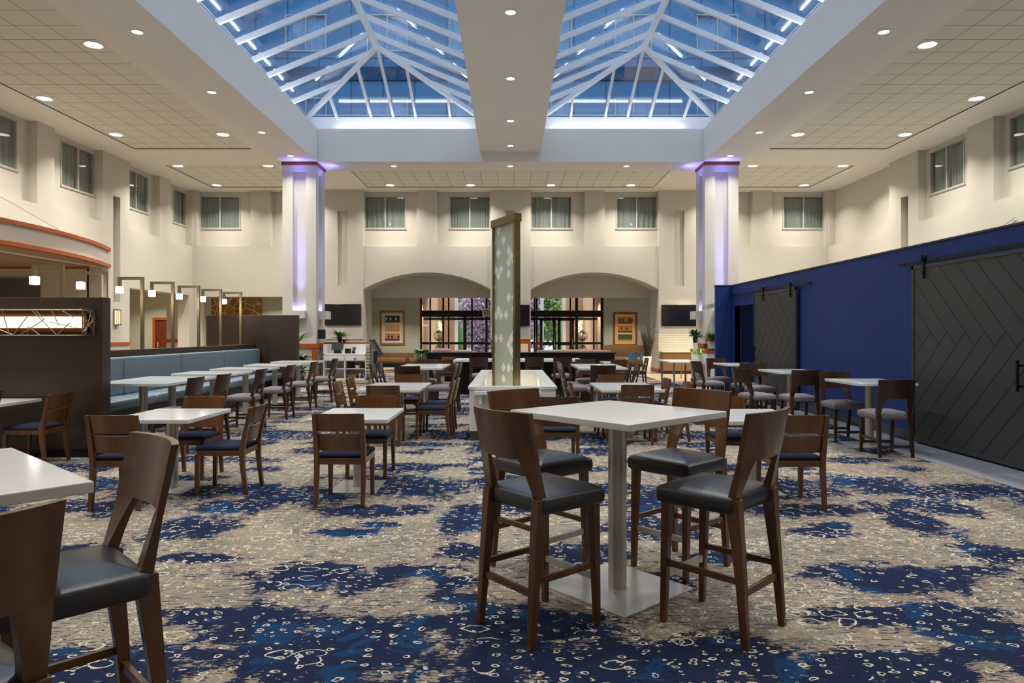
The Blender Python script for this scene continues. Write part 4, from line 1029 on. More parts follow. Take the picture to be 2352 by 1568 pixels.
l = bpy.data.lights.new('room_fill', 'POINT'); l.energy = 14; l.color = (1, .9, .75); lo = bpy.data.objects.new('room_fill', l); COL.objects.link(lo); lo.location = (6.4, 15.6, 2.4)  # added fill without a fixture, brightens the inner blue wall
def barn(y0, y1, z1, label, hy, hangers, rail):
    r = thing('barn_door', label, 'door'); xa, xb = 5.87, 5.915; z0 = .03
    s = MB().box(xa, xb, y0, y1, z0, z1).build('slab', DOORP, r, bevel=.003)
    m = MB(); w_ = .05
    m.box(xa - .012, xa, y0, y1, z1 - w_, z1); m.box(xa - .012, xa, y0, y1, z0, z0 + w_); m.box(xa - .012, xa, y0, y0 + w_, z0, z1); m.box(xa - .012, xa, y1 - w_, y1, z0, z1)
    m.build('edge_frame', DOORP, r)
    m = MB(); zc = 1.53; st = .365
    def clip(p, q):
        (ya, za), (yb, zb) = p, q; dy, dz = yb - ya, zb - za; t0, t1 = 0.0, 1.0
        for pp, qq in ((-dy, ya - (y0 + w_)), (dy, (y1 - w_) - ya), (-dz, za - (z0 + w_)), (dz, (z1 - w_) - za)):
            if abs(pp) < 1e-9:
                if qq < 0: return None
                continue
            t = qq / pp
            if pp < 0: t0 = max(t0, t)
            else: t1 = min(t1, t)
        return None if t0 >= t1 else ((ya + dy * t0, za + dz * t0), (ya + dy * t1, za + dz * t1))
    k = y0 - 4
    while k < y1 + 4:
        up = ((k, zc - .1), (k + 3, zc + 2.9)); dn = ((k + .18, zc + .08), (k + 3.1, zc - 2.84))
        for seg in (up, dn):
            c = clip(*seg)
            if c: m.bar((xa - .0005, c[0][0], c[0][1]), (xa - .0005, c[1][0], c[1][1]), .009, .003, up=(1, 0, 0))
        k += st
    m.build('plank_grooves', GROOVE, r)
    if hy: MB().tube((xa - .06, hy, .92), (xa - .06, hy, 1.28), .018, 10).tube((xa - .06, hy, .98), (xa, hy, .98), .012, 8).tube((xa - .06, hy, 1.22), (xa, hy, 1.22), .012, 8).build('pull_handle', BLACKM, s)
    for h in hangers:
        m = MB(); m.box(xa - .03, xa - .014, h - .022, h + .022, z1 - .2, z1 + .12); m.tube((xa - .03, h, z1 + .10), (xa + .0, h, z1 + .10), .055, 20); m.tube((xa - .04, h, z1 - .12), (xa - .01, h, z1 - .12), .014, 8); m.tube((xa - .04, h, z1 + .1), (xa - .0, h, z1 + .1), .016, 8)
        m.build('roller_hanger', BLACKM, r)
    q = MB().box(xa - .006, xa + .006, rail[0], rail[1], z1 + .02, z1 + .07)
    yk = rail[0] + .12
    while yk < rail[1]: q.tube((xa - .014, yk, z1 + .045), (XB, yk, z1 + .045), .012, 8); yk += .4
    rr = q.build('door_rail', BLACKM); tag(rr, 'black steel track carrying the %s sliding barn door' % ('small' if y0 > 12 else 'large'), 'door track')
barn(14.09, 16.54, 2.54, 'narrower charcoal chevron barn door on the blue wall', 16.38, (14.35, 15.9), (13.46, 18.3))
barn(7.2, 10.02, 2.565, 'large charcoal chevron barn door at the right picture edge', 7.86, (7.75, 9.72), (6.9, 10.36))

# ------------------------------------------------------------------ leaves
def leaf_mb(m, base, dirv, L, wd, droop=.5, n=5, fold=.15):
    p = Vector(base); d = Vector(dirv).normalized(); side = d.cross(Vector((0, 0, 1)))
    side = side.normalized() if side.length > 1e-3 else Vector((1, 0, 0)); vs = []
    for k in range(n + 1):
        t = k / n; wv = wd * math.sin(PI * min(1, .12 + .88 * t)) ** .8 * (1 if t < 1 else 0)
        up = side.cross(d).normalized() * (fold * wv)
        vs += [p - side * wv / 2 + up, p - side * 0 - up * 0, p + side * wv / 2 + up]
        p = p + d * (L / n); d = (d + Vector((0, 0, -droop / n))).normalized()
    fs = []
    for k in range(n):
        q = 3 * k; fs += [(q, q + 1, q + 4, q + 3), (q + 1, q + 2, q + 5, q + 4)]
    m.add(vs, fs, True)
def foliage(cx, cy, z, R, n, L, wd, mt, parent, seed=0, droop=.8, up=.6, name='foliage', bowl=0.0):
    rng = random.Random(seed); m = MB()
    for i in range(n):
        a = rng.uniform(0, 2 * PI); e = rng.uniform(.1, 1) * up
        d = (math.cos(a), math.sin(a), e * 1.6); r0 = rng.uniform(0, R)
        leaf_mb(m, (cx + r0 * math.cos(a), cy + r0 * math.sin(a), z + rng.uniform(0, R * bowl)), d, L * rng.uniform(.6, 1.1), wd * rng.uniform(.7, 1.1), droop)
    return m.build(name, mt, parent)
def potted(name, label, x, y, z, pr, ph, potm, mt, n, L, wd, droop=.9, up=1.0, seed=0, R=.05, shape=None):
    r = thing(name, label, 'plant', (x, y, z))
    if shape: MB().lathe(shape, n=20).build('pot', potm, r)
    else: MB().lathe([(pr * .75, 0), (pr, ph), (pr * .9, ph), (pr * .88, ph - .02)], n=20).build('pot', potm, r)
    MB().lathe([(pr * .85, ph - .03), (pr * .85, ph - .015)], n=16).build('soil', SOIL, r)
    foliage(0, 0, ph - .02, R, n, L, wd, mt, r, seed, droop, up)
    return r
# dracaena by the left column
r = potted('potted_dracaena', 'tall leafy plant by the left column, beside the dark partition', -6.45, 20.8, 0, .22, .4, BLACKP, LEAF2, 40, .5, .10, 1.3, 1.0, 3, .12)
MB().tube((0, 0, .35), (.03, 0, 1.3), .025, 8).build('stem', BARK, r)
foliage(0.03, 0, .75, .12, 50, .42, .11, LEAF2, r, 4, 1.2, .9); foliage(.03, 0, 1.35, .05, 34, .42, .05, LEAF1, r, 5, 1.0, 1.3)

# ------------------------------------------------------------------ service cabinet on the left
def cabinet():
    x0, x1, y0, y1 = -6.14, -4.76, 22.95, 23.5
    y0, y1 = 21.9, 22.45; x0 = X(742.5, y0); x1 = X(841, y0)
    r = thing('service_cabinet', 'white open-shelved service cabinet with two drawers and a till on top', 'cabinet')
    zt = Z(790, y0); zc = Z(812, y0); m = MB(); t = .03
    m.box(x0, x0 + t, y0, y1, .1, zt); m.box(x1 - t, x1, y0, y1, .1, zt); m.box(x0, x1, y1 - .02, y1, .1, zt); m.box(x0, x1, y0, y1, zc - .04, zc); m.box(x0, x1, y0, y1, .1, .14)
    xm = (x0 + x1) / 2; m.box(xm - t / 2, xm + t / 2, y0, y1 - .02, .14, zc - .04); zsf = Z(847, y0); m.box(x0 + t, x1 - t, y0 + .02, y1 - .02, zsf - .012, zsf + .012); zdr = Z(828, y0); m.box(x0 + t, x1 - t, y0 + .02, y1 - .02, zdr - .02, zdr)
    m.build('carcass', WHITEC, r)
    MB().box(x0 + .02, x1 + .04, y0 - .02, y1, 0, .1).build('plinth', PLINTH, r)
    for a, b in ((x0 + t + .01, xm - t / 2 - .01), (xm + t / 2 + .01, x1 - t - .01)):
        d = MB().box(a, b, y0 - .012, y0 + .01, zdr + .005, zc - .05).build('drawer', WHITEC, r)
        c = (a + b) / 2; MB().box(c - .05, c + .05, y0 - .025, y0 - .012, zdr + .05, zdr + .075).build('drawer_pull', GOLD, d)
    m = MB(); z = .3
    while z < zt - .05: m.box(x1 + .002, x1 + .11, y0 + .02, y0 + .06, z, z + .05); z += .1
    m.build('side_slats', mat('pale_birch', S(206, 178, 134), .6), r); MB().box(x1 + .11, x1 + .13, y0 + .02, y0 + .5, 0.1, zt).build('side_panel', WOODM, r)
    # contents
    k = 0
    for i in range(8):
        gx = x0 + .09 + i * .074; gz = zsf + .013; gh = .12 + .03 * (i % 3)
        o = MB().lathe([(.018, 0), (.026, gh), (.023, gh), (.016, .008)], n=12).build('drinking_glass', GLASS_W); o.location = (gx, y0 + .15 + .08 * (i % 2), gz); tag(o, 'clear drinking glass on the upper left cabinet shelf', 'glass', 'glasses on the cabinet shelf')
    for i in range(4):
        o = MB().lathe([(.028, 0), (.028, .14), (.011, .19), (.011, .23)], n=12).build('bottle', BLACKP); o.location = (xm + .07 + i * .058, y0 + .2, zsf + .013); tag(o, 'small dark bottle on the upper right cabinet shelf', 'bottle', 'dark bottles on the cabinet shelf')
    o = MB().lathe([(.05, 0), (.10, .09), (.095, .09), (.045, .01)], n=20).build('bowl', CERAM); o.location = (xm + .38, y0 + .16, zsf + .013); tag(o, 'pale bowl on the upper right cabinet shelf', 'bowl')
    o = MB().box(-.12, .12, -.1, .1, 0, .045).box(-.11, .11, -.09, .09, .045, .09).build('serving_tray', BLACKP); o.location = (xm + .57, y0 + .22, zsf + .013); tag(o, 'stack of black trays on the upper right cabinet shelf', 'trays')
    o = MB().box(-.14, .14, -.12, .12, 0, .15).build('basket', mat('woven_basket', S(120, 92, 72), .9, noise=.4, scale=60), bevel=.01); o.location = (xm + .2, y0 + .2, .142); tag(o, 'woven basket on the lower right cabinet shelf', 'basket')
    o = MB().lathe([(.03, 0), (.015, .03), (.015, .08), (.06, .11), (.03, .15), (.0, .16)], n=14).build('ornament', CERAM); o.location = (xm + .45, y0 + .15, .142); tag(o, 'white stemmed ornament on the lower right cabinet shelf', 'ornament')
    o = MB().lathe([(.03, 0), (.02, .05), (.045, .1), (.02, .15)], n=14).build('ornament', mat('violet_ceramic', S(130, 120, 200), .4)); o.location = (xm + .58, y0 + .15, .142); tag(o, 'violet ornament on the lower right cabinet shelf', 'ornament')
    o = MB().lathe([(.05, 0), (.055, .12), (.03, .16)], n=14).build('jar', CERAM); o.location = (x0 + .12, y0 + .18, .142); tag(o, 'white jar on the lower left cabinet shelf', 'jar')
    p = thing('till_screen', 'black touchscreen till on top of the white cabinet', 'till', (x0 + .40, y0 + .28, zc))
    MB().box(-.11, .11, -.1, .1, 0, .16).build('stand', BLACKP, p, bevel=.01); MB().bar((0, -.1, .12), (0, -.01, .34), .38, .03, up=(0, -1, .3)).build('screen', SCREEN, p)
    p = thing('receipt_printer', 'small black receipt printer beside the till', 'printer', (x0 + .74, y0 + .22, zc))
    MB().box(-.085, .085, -.1, .1, 0, .16).build('body', BLACKP, p, bevel=.008); MB().box(-.05, .05, -.09, .02, .16, .165).build('paper_slot', STEEL, p)
    p = MB().bar((0, 0, .07), (.02, .05, .2), .1, .02, up=(0, -1, .3)).box(-.05, .05, -.03, .05, 0, .07).build('card_reader', BLACKP); p.location = (x0 + .90, y0 + .3, zc); tag(p, 'slim black card reader at the right of the printer', 'card reader')
    # half wall with orange cap and plant behind
    o = struct(MB().box(X(746, 22.6), X(850, 22.6), 22.6, 22.75, 0, Z(789, 22.6)).build('wall_half', WALL))
    o = struct(MB().box(X(746, 22.6), X(850, 22.6), 22.56, 22.8, Z(789, 22.6), Z(785.5, 22.6)).build('trim_5', ORANGE))
    potted('potted_plant', 'green plant in a black pot on the half wall behind the cabinet', X(780, 22.65), 22.68, Z(785.5, 22.6), .075, .14, BLACKP, LEAF1, 60, .42, .07, 1.2, 1.5, 7, .03)
    potted('potted_plant', 'low trailing greenery beside the black pot on the half wall', X(790, 22.65), 22.68, Z(785.5, 22.6), .05, .06, BLACKP, LEAF2, 40, .2, .05, 1.3, .7, 8, .05)
cabinet()

# TVs, speaker
def tv(x0, x1, z0, z1, y, label):
    r = thing('television', label, 'television'); MB().box(x0, x1, y - .07, y - .03, z0, z1).build('screen', SCREEN, r, bevel=.004); MB().box((x0 + x1) / 2 - .2, (x0 + x1) / 2 + .2, y - .03, y, z0 + .2, z1 - .2).build('wall_bracket', BLACKP, r)
Yt = YW - .05
tv(X(747, Yt), X(830, Yt), Z(747, Yt), Z(698, Yt), Yt, 'black wall television above the service cabinet, left')
tv(X(1131, Yt), X(1216.5, Yt), Z(749, Yt), Z(700, Yt), Yt, 'black wall television half hidden behind the glass sculpture')
tv(X(1519, Yt), X(1602, Yt), Z(749, Yt), Z(700, Yt), Yt, 'black wall television above the tiled coffee counter, right')
o = MB().box(0, .19, -.12, .1, 0, .30).build('wall_speaker', BLACKP, bevel=.01); o.location = (X(741.5, 21.9), 22.1, Z(778, 22)); tag(o, 'small black speaker on the side of the left column', 'speaker')
o.location = (-6.17, 22.1, Z(778, 22)); 

# ------------------------------------------------------------------ coffee counter, tile, planters right
struct(MB().box(5.93, 8.2, YW - .07, YW - .05, .0, Z(767, YW)).build('wall_tile', SUBWAY))
struct(MB().box(5.90, 5.93, YW - .07, 28.85, .16, Z(767, YW)).build('wall_tile', SUBWAYY))
struct(MB().box(5.88, 5.95, YW - .09, 28.85, 0, .17).build('baseboard_arch', mat('red_brown_base', S(168, 74, 36), .5)))
r = thing('coffee_counter', 'walnut-fronted counter with a cream top below the tiled wall', 'counter')
MB().box(5.95, 8.1, 26.72, YW - .08, .12, .84).build('cabinet_body', WOODC, r); MB().box(5.95, 8.12, 26.68, YW - .08, .84, .88).build('countertop', CREAM, r, bevel=.004); MB().box(6.0, 8.1, 26.78, YW - .08, 0, .12).build('plinth', BASEB, r)
l = bpy.data.lights.new('counter_lamp', 'AREA'); l.energy = 9; l.size = .5; l.color = (1, .82, .5); lo = bpy.data.objects.new('counter_lamp', l); COL.objects.link(lo); lo.location = (6.9, 26.6, 3.0)
def planter_r():
    r = thing('planter_wall', 'white planter box with red-brown wood rim and skirting beside the blue wall', 'planter')
    x0, x1, y0, y1 = 5.80, 8.4, 20.2, 22.0
    m = MB(); m.box(x0, x1, y0, y1, .15, .99); m.build('box', WHITEC, r)
    m = MB(); m.box(x0 - .03, x1, y0 - .03, y0 + .08, .99, 1.09); m.box(x0 - .03, x0 + .08, y0 + .08, y1, .99, 1.09); m.box(x0 + .08, x1, y1 - .08, y1, .99, 1.09); rim = mat('red_brown_rim', S(160, 66, 32), .5)
    m.build('wood_rim', rim, r); MB().box(x0 - .02, x1, y0 - .02, y1, 0, .15).build('skirting', rim, r); MB().box(x0 + .08, x1, y0 + .08, y1 - .08, .99, 1.04).build('soil', SOIL, r)
    r2 = thing('planter_shelf', 'small raised wood planter against the right column', 'planter'); MB().box(6.25, 7.3, 21.4, 21.76, 1.04, 1.34).build('box', WHITEC, r2); MB().box(6.23, 7.32, 21.38, 21.77, 1.34, 1.42).build('wood_rim', rim, r2); MB().box(6.3, 7.25, 21.45, 21.72, 1.42, 1.43).build('soil', SOIL, r2)
    r3 = thing('bushy_plant', 'glossy green plant growing in the raised wood planter', 'plant', (6.45, 21.5, 1.41)); foliage(0, 0, 0, .2, 120, .28, .1, LEAF1, r3, 11, .9, 1.3); MB().tube((0, 0, 0), (0, 0, .15), .01, 6).build('stem', BARK, r3)
    for k, (x, y, mt, s) in enumerate(((6.25, 20.55, LEAF2, .3), (6.65, 20.6, LEAF2, .3), (7.1, 20.6, LEAF2, .3))):
        r4 = thing('bushy_plant', 'dark green bushy plant in the wood-rimmed planter, %s' % ('left one', 'middle one', 'right one')[k], 'plant', (x, y, 1.03)); foliage(0, 0, 0, .24, 170, .27, .09, mt, r4, 12 + k, .9, .8); MB().tube((0, 0, 0), (0, 0, .1), .01, 6).build('stem', BARK, r4)
    r5 = thing('trailing_plant', 'bright lime plant trailing over the planter corner', 'plant', (5.86, 20.9, 1.06)); foliage(0, 0, 0, .16, 120, .3, .09, LEAF3, r5, 21, 2.2, .5); MB().tube((0, 0, -.02), (0, 0, .06), .01, 6).build('stem', BARK, r5)
    o = MB().box(-.06, .06, -.06, .06, 0, .26).build('pot_stand', WHITEC); o.location = (X(1597, 20.9), 20.9, 1.04); tag(o, 'small white block under the black plant pot', 'stand')
    potted('potted_plant', 'broad-leaved plant in a black pot on the white planter', X(1597, 20.9), 20.9, 1.30, .085, .17, BLACKP, LEAF2, 36, .36, .11, 1.2, 1.5, 31, .03)
    r6 = thing('potted_palm', 'palm with drooping grey-green fronds behind the blue wall end', 'plant', (6.72, 20.75, 1.04)); MB().tube((0, 0, 0), (0, 0, 1.3), .03, 8).build('stem', BARK, r6)
    m = MB(); rng = random.Random(3)
    for a in (2.7, 3.1, 3.5, 2.3, 1.2, 4.4, 0, 5.4):
        d = Vector((math.cos(a), math.sin(a), .75)).normalized(); p = Vector((0, 0, 1.25)); 
        for k in range(12):
            for s in (-1, 1): leaf_mb(m, p, d + Vector((-d.y, d.x, 0)) * s * .5 + Vector((0, 0, -.3)), .26, .022, 1.4, 4)
            p = p + d * .075; d = (d + Vector((0, 0, -.09))).normalized()
    m.build('fronds', LEAF2, r6)
planter_r()
r = thing('metal_stool', 'slim gold-legged stool before the coffee counter', 'stool', (6.05, 24.0, 0)); MB().lathe([(.15, .62), (.15, .65)], n=16).build('seat', GOLD, r)
for a in range(4): MB().tube((.12 * math.cos(a * PI / 2 + .7), .12 * math.sin(a * PI / 2 + .7), 0), (.08 * math.cos(a * PI / 2 + .7), .08 * math.sin(a * PI / 2 + .7), .62), .01, 6).build('leg', GOLD, r)

# ------------------------------------------------------------------ lobby furnishings
def picture(x0, x1, z0, z1, y, fm, mm, label, kind):
    r = thing('framed_picture', label, 'picture'); f = .09
    m = MB(); m.box(x0, x1, y - .05, y - .01, z0, z0 + f); m.box(x0, x1, y - .05, y - .01, z1 - f, z1); m.box(x0, x0 + f, y - .05, y - .01, z0 + f, z1 - f); m.box(x1 - f, x1, y - .05, y - .01, z0 + f, z1 - f); m.build('frame', fm, r)
    MB().box(x0 + f, x1 - f, y - .03, y - .02, z0 + f, z1 - f).build('mat_board', mm, r)
    W = x1 - x0; H = z1 - z0; u0, u1 = x0 + W * .2, x1 - W * .2
    if kind == 0: bands = [(.66, .86, INK1, INK3), (.40, .60, INK4, INK2), (.13, .34, INK2, INK1)]; eggs = [(INK5, (.1, .38, .75)), (INK2, (.2, .45, .62, .9)), (INK1, (.25, .48, .92))]
    else: bands = [(.66, .86, INK2, INK6), (.40, .60, INK2, INK3), (.14, .34, INK3, INK2)]; eggs = [(INK3, (.12, .35, .78, .97)), (INK6, (.25, .6)), (INK3, ())]
    for (a, b, c1, c2), (em, es) in zip(bands, eggs):
        MB().box(u0, u1, y - .036, y - .03, z0 + H * (a + .05), z0 + H * b).build('print_band', c1, r)
        MB().box(u0, u1, y - .036, y - .03, z0 + H * a, z0 + H * (a + .05)).build('print_band', c2, r)
        if es:
            for e in es:
                m = MB()
                cx = u0 + (u1 - u0) * e; cz = z0 + H * (a + .11); m.prism([(cx + .05 * math.cos(2 * PI * k / 12), cz + .085 * math.sin(2 * PI * k / 12)) for k in range(12)], y - .04, y - .036)
                m.build('print_shape', em, r)
picture(X(872, 33.4), X(929, 33.4), Z(792, 33.4), Z(714, 33.4), 33.5, GOLDF, MATB, 'framed print of leaf shapes in three bands on white mat, left lobby wall', 0)
picture(X(1409, 33.4), X(1464, 33.4), Z(794, 33.4), Z(717, 33.4), 33.5, mat('brown_picture_frame', S(120, 72, 28), .5), MATC, 'framed print of leaf shapes in three bands on cream mat, right lobby wall', 1)
def sofa(x0, x1, y, label, back=.92, seat=.46):
    r = thing('sofa', label, 'sofa'); MB().cushion(x0, x1, y - .9, y - .1, .12, seat, .02, .05).build('seat_cushion', SOFA, r); MB().cushion(x0, x1, y - .25, y, .3, back, .03, .06).build('back_cushion', SOFA, r)
    for x in (x0 + .1, x1 - .1):
        for q in (y - .85, y - .1): MB().box(x - .03, x + .03, q - .03, q + .03, 0, .12).build('leg', BLACKP, r)
sofa(X(849, 33), X(957, 33), 33.3, 'brown lobby sofa under the left framed print', .62, .42)
sofa(X(1386, 33), 6.6, 33.3, 'brown lobby sofa under the right framed print', 1.0, .46)
for k, x in enumerate((5.45, 5.98)):
    r = thing('shell_chair', 'small sky-blue shell chair with gold legs in the lobby, %s one' % ('left', 'right')[k], 'chair', (x, 30.8, 0), .4)
    MB().solid(lambda u, v: (.24 * math.sin((u - .5) * 2.6), -.22 * math.cos((u - .5) * 2.6) , .42 + .34 * v * (1 - .5 * abs(u - .5))), lambda u, v: (.21 * math.sin((u - .5) * 2.6), -.19 * math.cos((u - .5) * 2.6), .42 + .34 * v * (1 - .5 * abs(u - .5))), 12, 3).build('shell_back', BLUECH, r)
    MB().cushion(-.22, .22, -.2, .22, .38, .45, .02, .08).build('seat', BLUECH, r)
    for sx in (-1, 1):
        for sy in (-1, 1): MB().tube((sx * .2, sy * .18, 0), (sx * .16, sy * .14, .38), .012, 6).build('leg', GOLD, r)
r = thing('lounge_chair', 'light blue upholstered lounge chair beyond the far right table', 'chair', (2.75, 22.6, 0)); MB().cushion(-.3, .3, -.08, .08, .35, .90, .03, .05).build('back_cushion', BLUECH, r); MB().cushion(-.3, .3, .0, .55, .25, .42, .03, .05).build('seat_cushion', BLUECH, r)
for sx in (-1, 1):
    for sy in (0, .48): MB().box(sx * .24 - .02, sx * .24 + .02, sy - .02, sy + .02, 0, .36).build('leg', BLACKP, r)
def twigs(name, label, x, y, potshape, potm, tm, n, H, spread, seed):
    r = thing(name, label, 'plant', (x, y, 0)); ph = potshape[-2][1]
    MB().lathe(potshape, n=20).build('pot', potm, r); rng = random.Random(seed); m = MB()
    for i in range(n):
        a = rng.uniform(0, 2 * PI); s = rng.uniform(.1, 1) * spread; p = Vector((.05 * math.cos(a), .05 * math.sin(a), ph - .25)); h = H * rng.uniform(.6, 1)
        q = p + Vector((s * .5 * math.cos(a), s * .5 * math.sin(a), h * .6)); t = q + Vector((s * .6 * math.cos(a + .4), s * .6 * math.sin(a + .4), h * .4)); m.tube(p, q, .009, 5, .006); m.tube(q, t, .006, 5, .003)
        t2 = q + Vector((rng.uniform(-.12, .12), rng.uniform(-.12, .12), h * .3)); m.tube(q, t2, .005, 5, .002)
    m.build('branches', tm, r)
twigs('branch_vase', 'tall white floor vase of bare dark branches beside the right arch', X(1486.5, 27.0), 27.0, [(.13, 0), (.18, .68), (.15, .68), (.14, .5)], CERAM, TWIG, 70, 1.6, .35, 1)
twigs('branch_vase', 'dry red-brown branches standing behind the black divider', X(1237, 24), 24.0, [(.12, 0), (.16, .5), (.14, .5), (.13, .4)], URN, TWIGR, 70, 1.2, .16, 2)
potted('urn_plant', 'grey stone urn with leafy greenery at the left end of the divider', X(969, 23.5), 23.5, 0, .28, .86, URN, LEAF1, 160, .34, .07, 1.3, 1.3, 41, .14, shape=[(.16, 0), (.1, .3), (.08, .5), (.2, .62), (.3, .86), (.27, .86), (.24, .8)])
r = thing('info_kiosk', 'tilted black screen kiosk on a post left of the arch', 'kiosk', (X(862, 24.5), 24.5, 0)); MB().box(-.06, .06, -.02, .06, 0, .95).build('post', BLACKP, r)
MB().box(-.25, .25, -.2, .2, 0, .03).build('base', BLACKP, r)
def slab(a, b, w_, off, th, name, mt):
    a, b, w_ = Vector(a), Vector(b), Vector(w_); nn = (b - a).cross(w_).normalized(); a = a + nn * off; b = b + nn * off; q = [a, b, b + w_, a + w_]
    MB().add(q + [p + nn * th for p in q], [(3, 2, 1, 0), (4, 5, 6, 7), (0, 1, 5, 4), (1, 2, 6, 5), (2, 3, 7, 6), (3, 0, 4, 7)]).build(name, mt, r)
slab((-.22, .1, 1.34), (.10, .1, .80), (.20, -.22, .03), -.03, .06, 'screen_housing', BLACKP)
slab((-.19, .07, 1.30), (.10, .07, .84), (.16, -.17, .025), .03, .012, 'screen', mat('grey_poster_screen', S(104, 112, 114), .3))
# hanging square sign
r = thing('blade_sign', 'small square coffee-house sign with a round black emblem under the left arch', 'sign', (X(1117, 28.0), 28.0, Z(717.4, 28.0)))
MB().box(-.16, .16, -.02, .02, -.16, .16).build('sign_board', SIGNM, r); MB().box(.16, .24, -.01, .01, -.02, .02).build('sign_arm', BLACKM, r)
m = MB(); n = 24
for k in range(n):
    t0, t1 = 2 * PI * k / n, 2 * PI * (k + 1) / n; m.prism([(q * math.cos(t), q * math.sin(t)) for q, t in ((.095, t0), (.115, t0), (.115, t1), (.095, t1))], -.026, -.02)
for a, b, c, d in ((-.07, .05, -.03, .09), (.03, .05, .07, .09), (-.02, .05, .02, .085), (-.08, -.05, -.05, .04), (.05, -.05, .08, .04), (-.035, -.08, -.015, .03), (.015, -.08, .035, .03), (-.06, -.085, -.045, -.03), (.045, -.085, .06, -.03)): m.box(a, c, -.026, -.02, b, d)
m.build('sign_emblem', SIGNB, r)
# pier wainscot
for a, b in ((1127, 1134), (1190, 1217.5)): pass
struct(MB().box(-.77, .79, YW - .09, YW - .05, 0, 1.33).build('trim_6', ORANGE))
o = MB().box(X(1196, YW - .1), X(1213, YW - .1), YW - .12, YW - .09, .7, 1.17).build('wall_panel', CREAM); tag(o, 'small cream framed panel set in the orange wainscot behind the sculpture', 'panel')
r = thing('wall_art', 'large gold and brown abstract canvas seen above the far dark partition', 'artwork'); MB().box(X(485, 30.9), X(600, 30.9), 30.92, 30.98, 1.2, 3.3).build('canvas', ARTM, r)
o = MB().tube((X(495, 30.5), 30.85, 2.75), (X(503, 30.5), 30.85, 2.35), .02, 6).build('art_bracket', BLACKM, r)

# ------------------------------------------------------------------ outdoors
def tree(x, y, h, R, mt, label, n, seed, dens=1.0, zmin=.35, leaf=.22):
    r = thing('tree', label, 'tree', (x, y, 0)); rng = random.Random(seed); m = MB(); m.tube((0, 0, 0), (.2, 0, h * .45), .13, 8, .09)
    for i in range(16):
        a = rng.uniform(0, 2 * PI); p = Vector((.1, 0, h * rng.uniform(.25, .45))); q = p + Vector((math.cos(a) * R * .5, math.sin(a) * R * .4, h * .25)); m.tube(p, q, .05, 6, .03)
        for j in range(3): m.tube(q, q + Vector((rng.uniform(-1, 1) * R * .4, rng.uniform(-1, 1) * R * .3, rng.uniform(0, h * .25))), .025, 5, .008)
    m.build('trunk', BARK, r); m = MB()
    for i in range(n):
        a = rng.uniform(0, 2 * PI); ph = math.acos(rng.uniform(-1, 1)); q = R * rng.uniform(.25, 1) ** .5
        c = Vector((q * math.sin(ph) * math.cos(a), q * math.sin(ph) * math.sin(a), h * (zmin + 1) / 2 + q / R * math.cos(ph) * h * (1 - zmin) / 2))
        leaf_mb(m, c, (rng.uniform(-1, 1), rng.uniform(-1, 1), rng.uniform(-.5, 1)), leaf * rng.uniform(.6, 1.2), leaf * .5, .5, 2)
    m.build('leaves', mt, r)
tree(-2.2, 50, 5, 1.7, TREEP, 'plum-coloured tree outside the left entrance glass', 5200, 1, zmin=.0, leaf=.34)
tree(-2.6, 56, 9, 3.6, TREEG, 'spring-green tree outside the left entrance, behind the plum one', 5600, 2, zmin=.2, leaf=.5)
tree(2.4, 52, 8, 3.2, TREEG, 'spring-green spreading tree outside the right entrance', 5600, 3, zmin=.05, leaf=.42)
tree(.5, 49, 6, 1.8, TREEP, 'small plum tree between the two entrances', 3200, 4, zmin=.0, leaf=.34)
tree(5.2, 57, 9, 3.8, mat('blue_green_tree', S(120, 160, 140), .7, noise=.3, scale=2), 'blue-green tree far outside the right entrance', 5200, 5, zmin=.0, leaf=.6)
tree(-6.8, 58, 9, 3.8, mat('grey_green_tree', S(160, 170, 168), .7, noise=.3, scale=2), 'grey-green tree far outside the left entrance', 5200, 6, zmin=.0, leaf=.6)
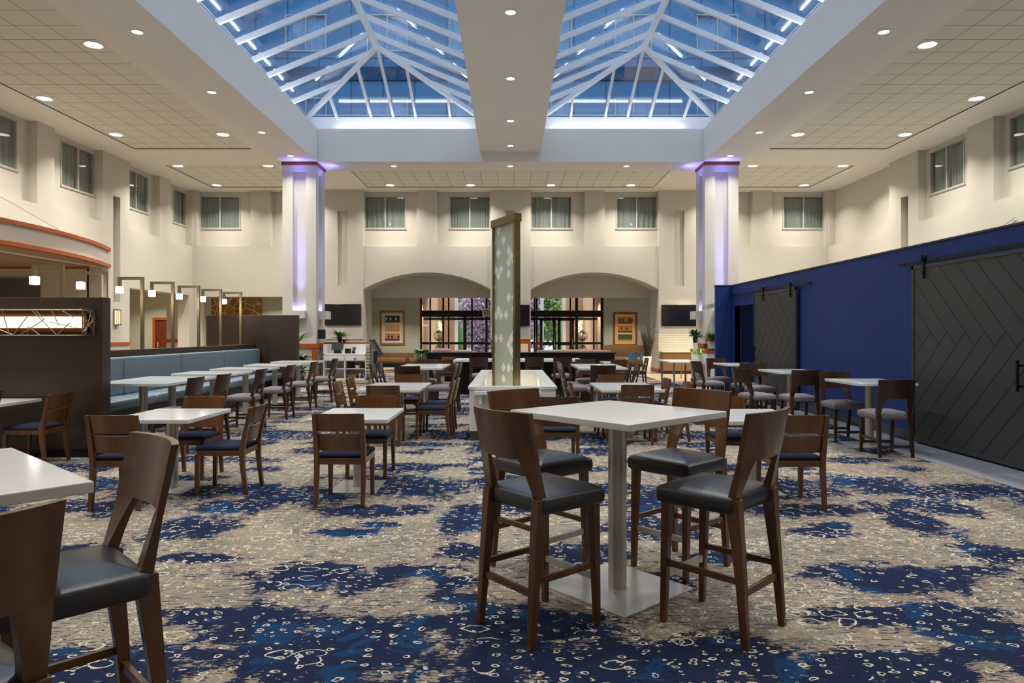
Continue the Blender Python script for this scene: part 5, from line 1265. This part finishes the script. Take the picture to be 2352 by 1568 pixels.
for k, (px, D, lb) in enumerate(((1048, 43.4, 'white post at the porch corner, left entrance'), (1245, 43, 'white post outside the right entrance'), (1296, 43.4, 'white post at the porch corner, right entrance'))):
    o = MB().box(-.1, .1, -.1, .1, 0, 4.2).build('porch_post', CURB); o.location = (X(px, D), D, 0); tag(o, lb, 'post')
def topiary(x, y, label, s):
    r = thing('topiary', label, 'plant', (x, y, 0)); MB().lathe([(.2, 0), (.25, .4), (.22, .4), (.2, .35)], n=16).build('pot', BLACKP, r); MB().tube((0, 0, .3), (0, 0, 1.7), .02, 6).build('stem', BARK, r)
    for z, R in ((.7, .24), (1.45, .3)):
        m = MB(); rng = random.Random(s + int(z * 10))
        for i in range(260):
            d = Vector((rng.gauss(0, 1), rng.gauss(0, 1), rng.gauss(0, 1))).normalized(); leaf_mb(m, Vector((0, 0, z)) + d * R * .75, d, .1, .05, .3, 2)
        m.build('leaf_ball', LEAF1, r)
topiary(X(1008, 38), 38, 'two-ball topiary in a black pot outside the left entrance', 1); topiary(X(1338, 37), 37, 'two-ball topiary in a black pot outside the right entrance', 5)
r = thing('conifer', 'small cone-shaped evergreen outside the left entrance', 'plant', (X(1056, 45), 45, 0)); MB().lathe([(.5, .1), (.42, .6), (.25, 1.6), (.02, 2.4)], n=14).build('foliage', LEAF1, r); MB().tube((0, 0, 0), (0, 0, .2), .06, 6).build('trunk', BARK, r)
r = thing('conifer', 'small cone-shaped evergreen outside the right entrance', 'plant', (X(1290, 46), 46.5, 0)); MB().lathe([(.5, .1), (.42, .6), (.25, 1.6), (.02, 2.4)], n=14).build('foliage', LEAF1, r); MB().tube((0, 0, 0), (0, 0, .2), .06, 6).build('trunk', BARK, r)
struct(MB().box(-60, 60, 58, 120, -.2, -.05).build('ground', GROUND)); struct(MB().box(-60, -9.1, 33.7, 60, -.2, -.05).build('ground', GROUND)); struct(MB().box(9.1, 60, 33.7, 60, -.2, -.05).build('ground', GROUND))
for p in (BAR, CNT, LOW):
    if '_n' in p: del p['_n']
for o in bpy.data.objects:
    if '_n' in o: del o['_n']
    if o.type == 'LIGHT' and o.parent is None: pass
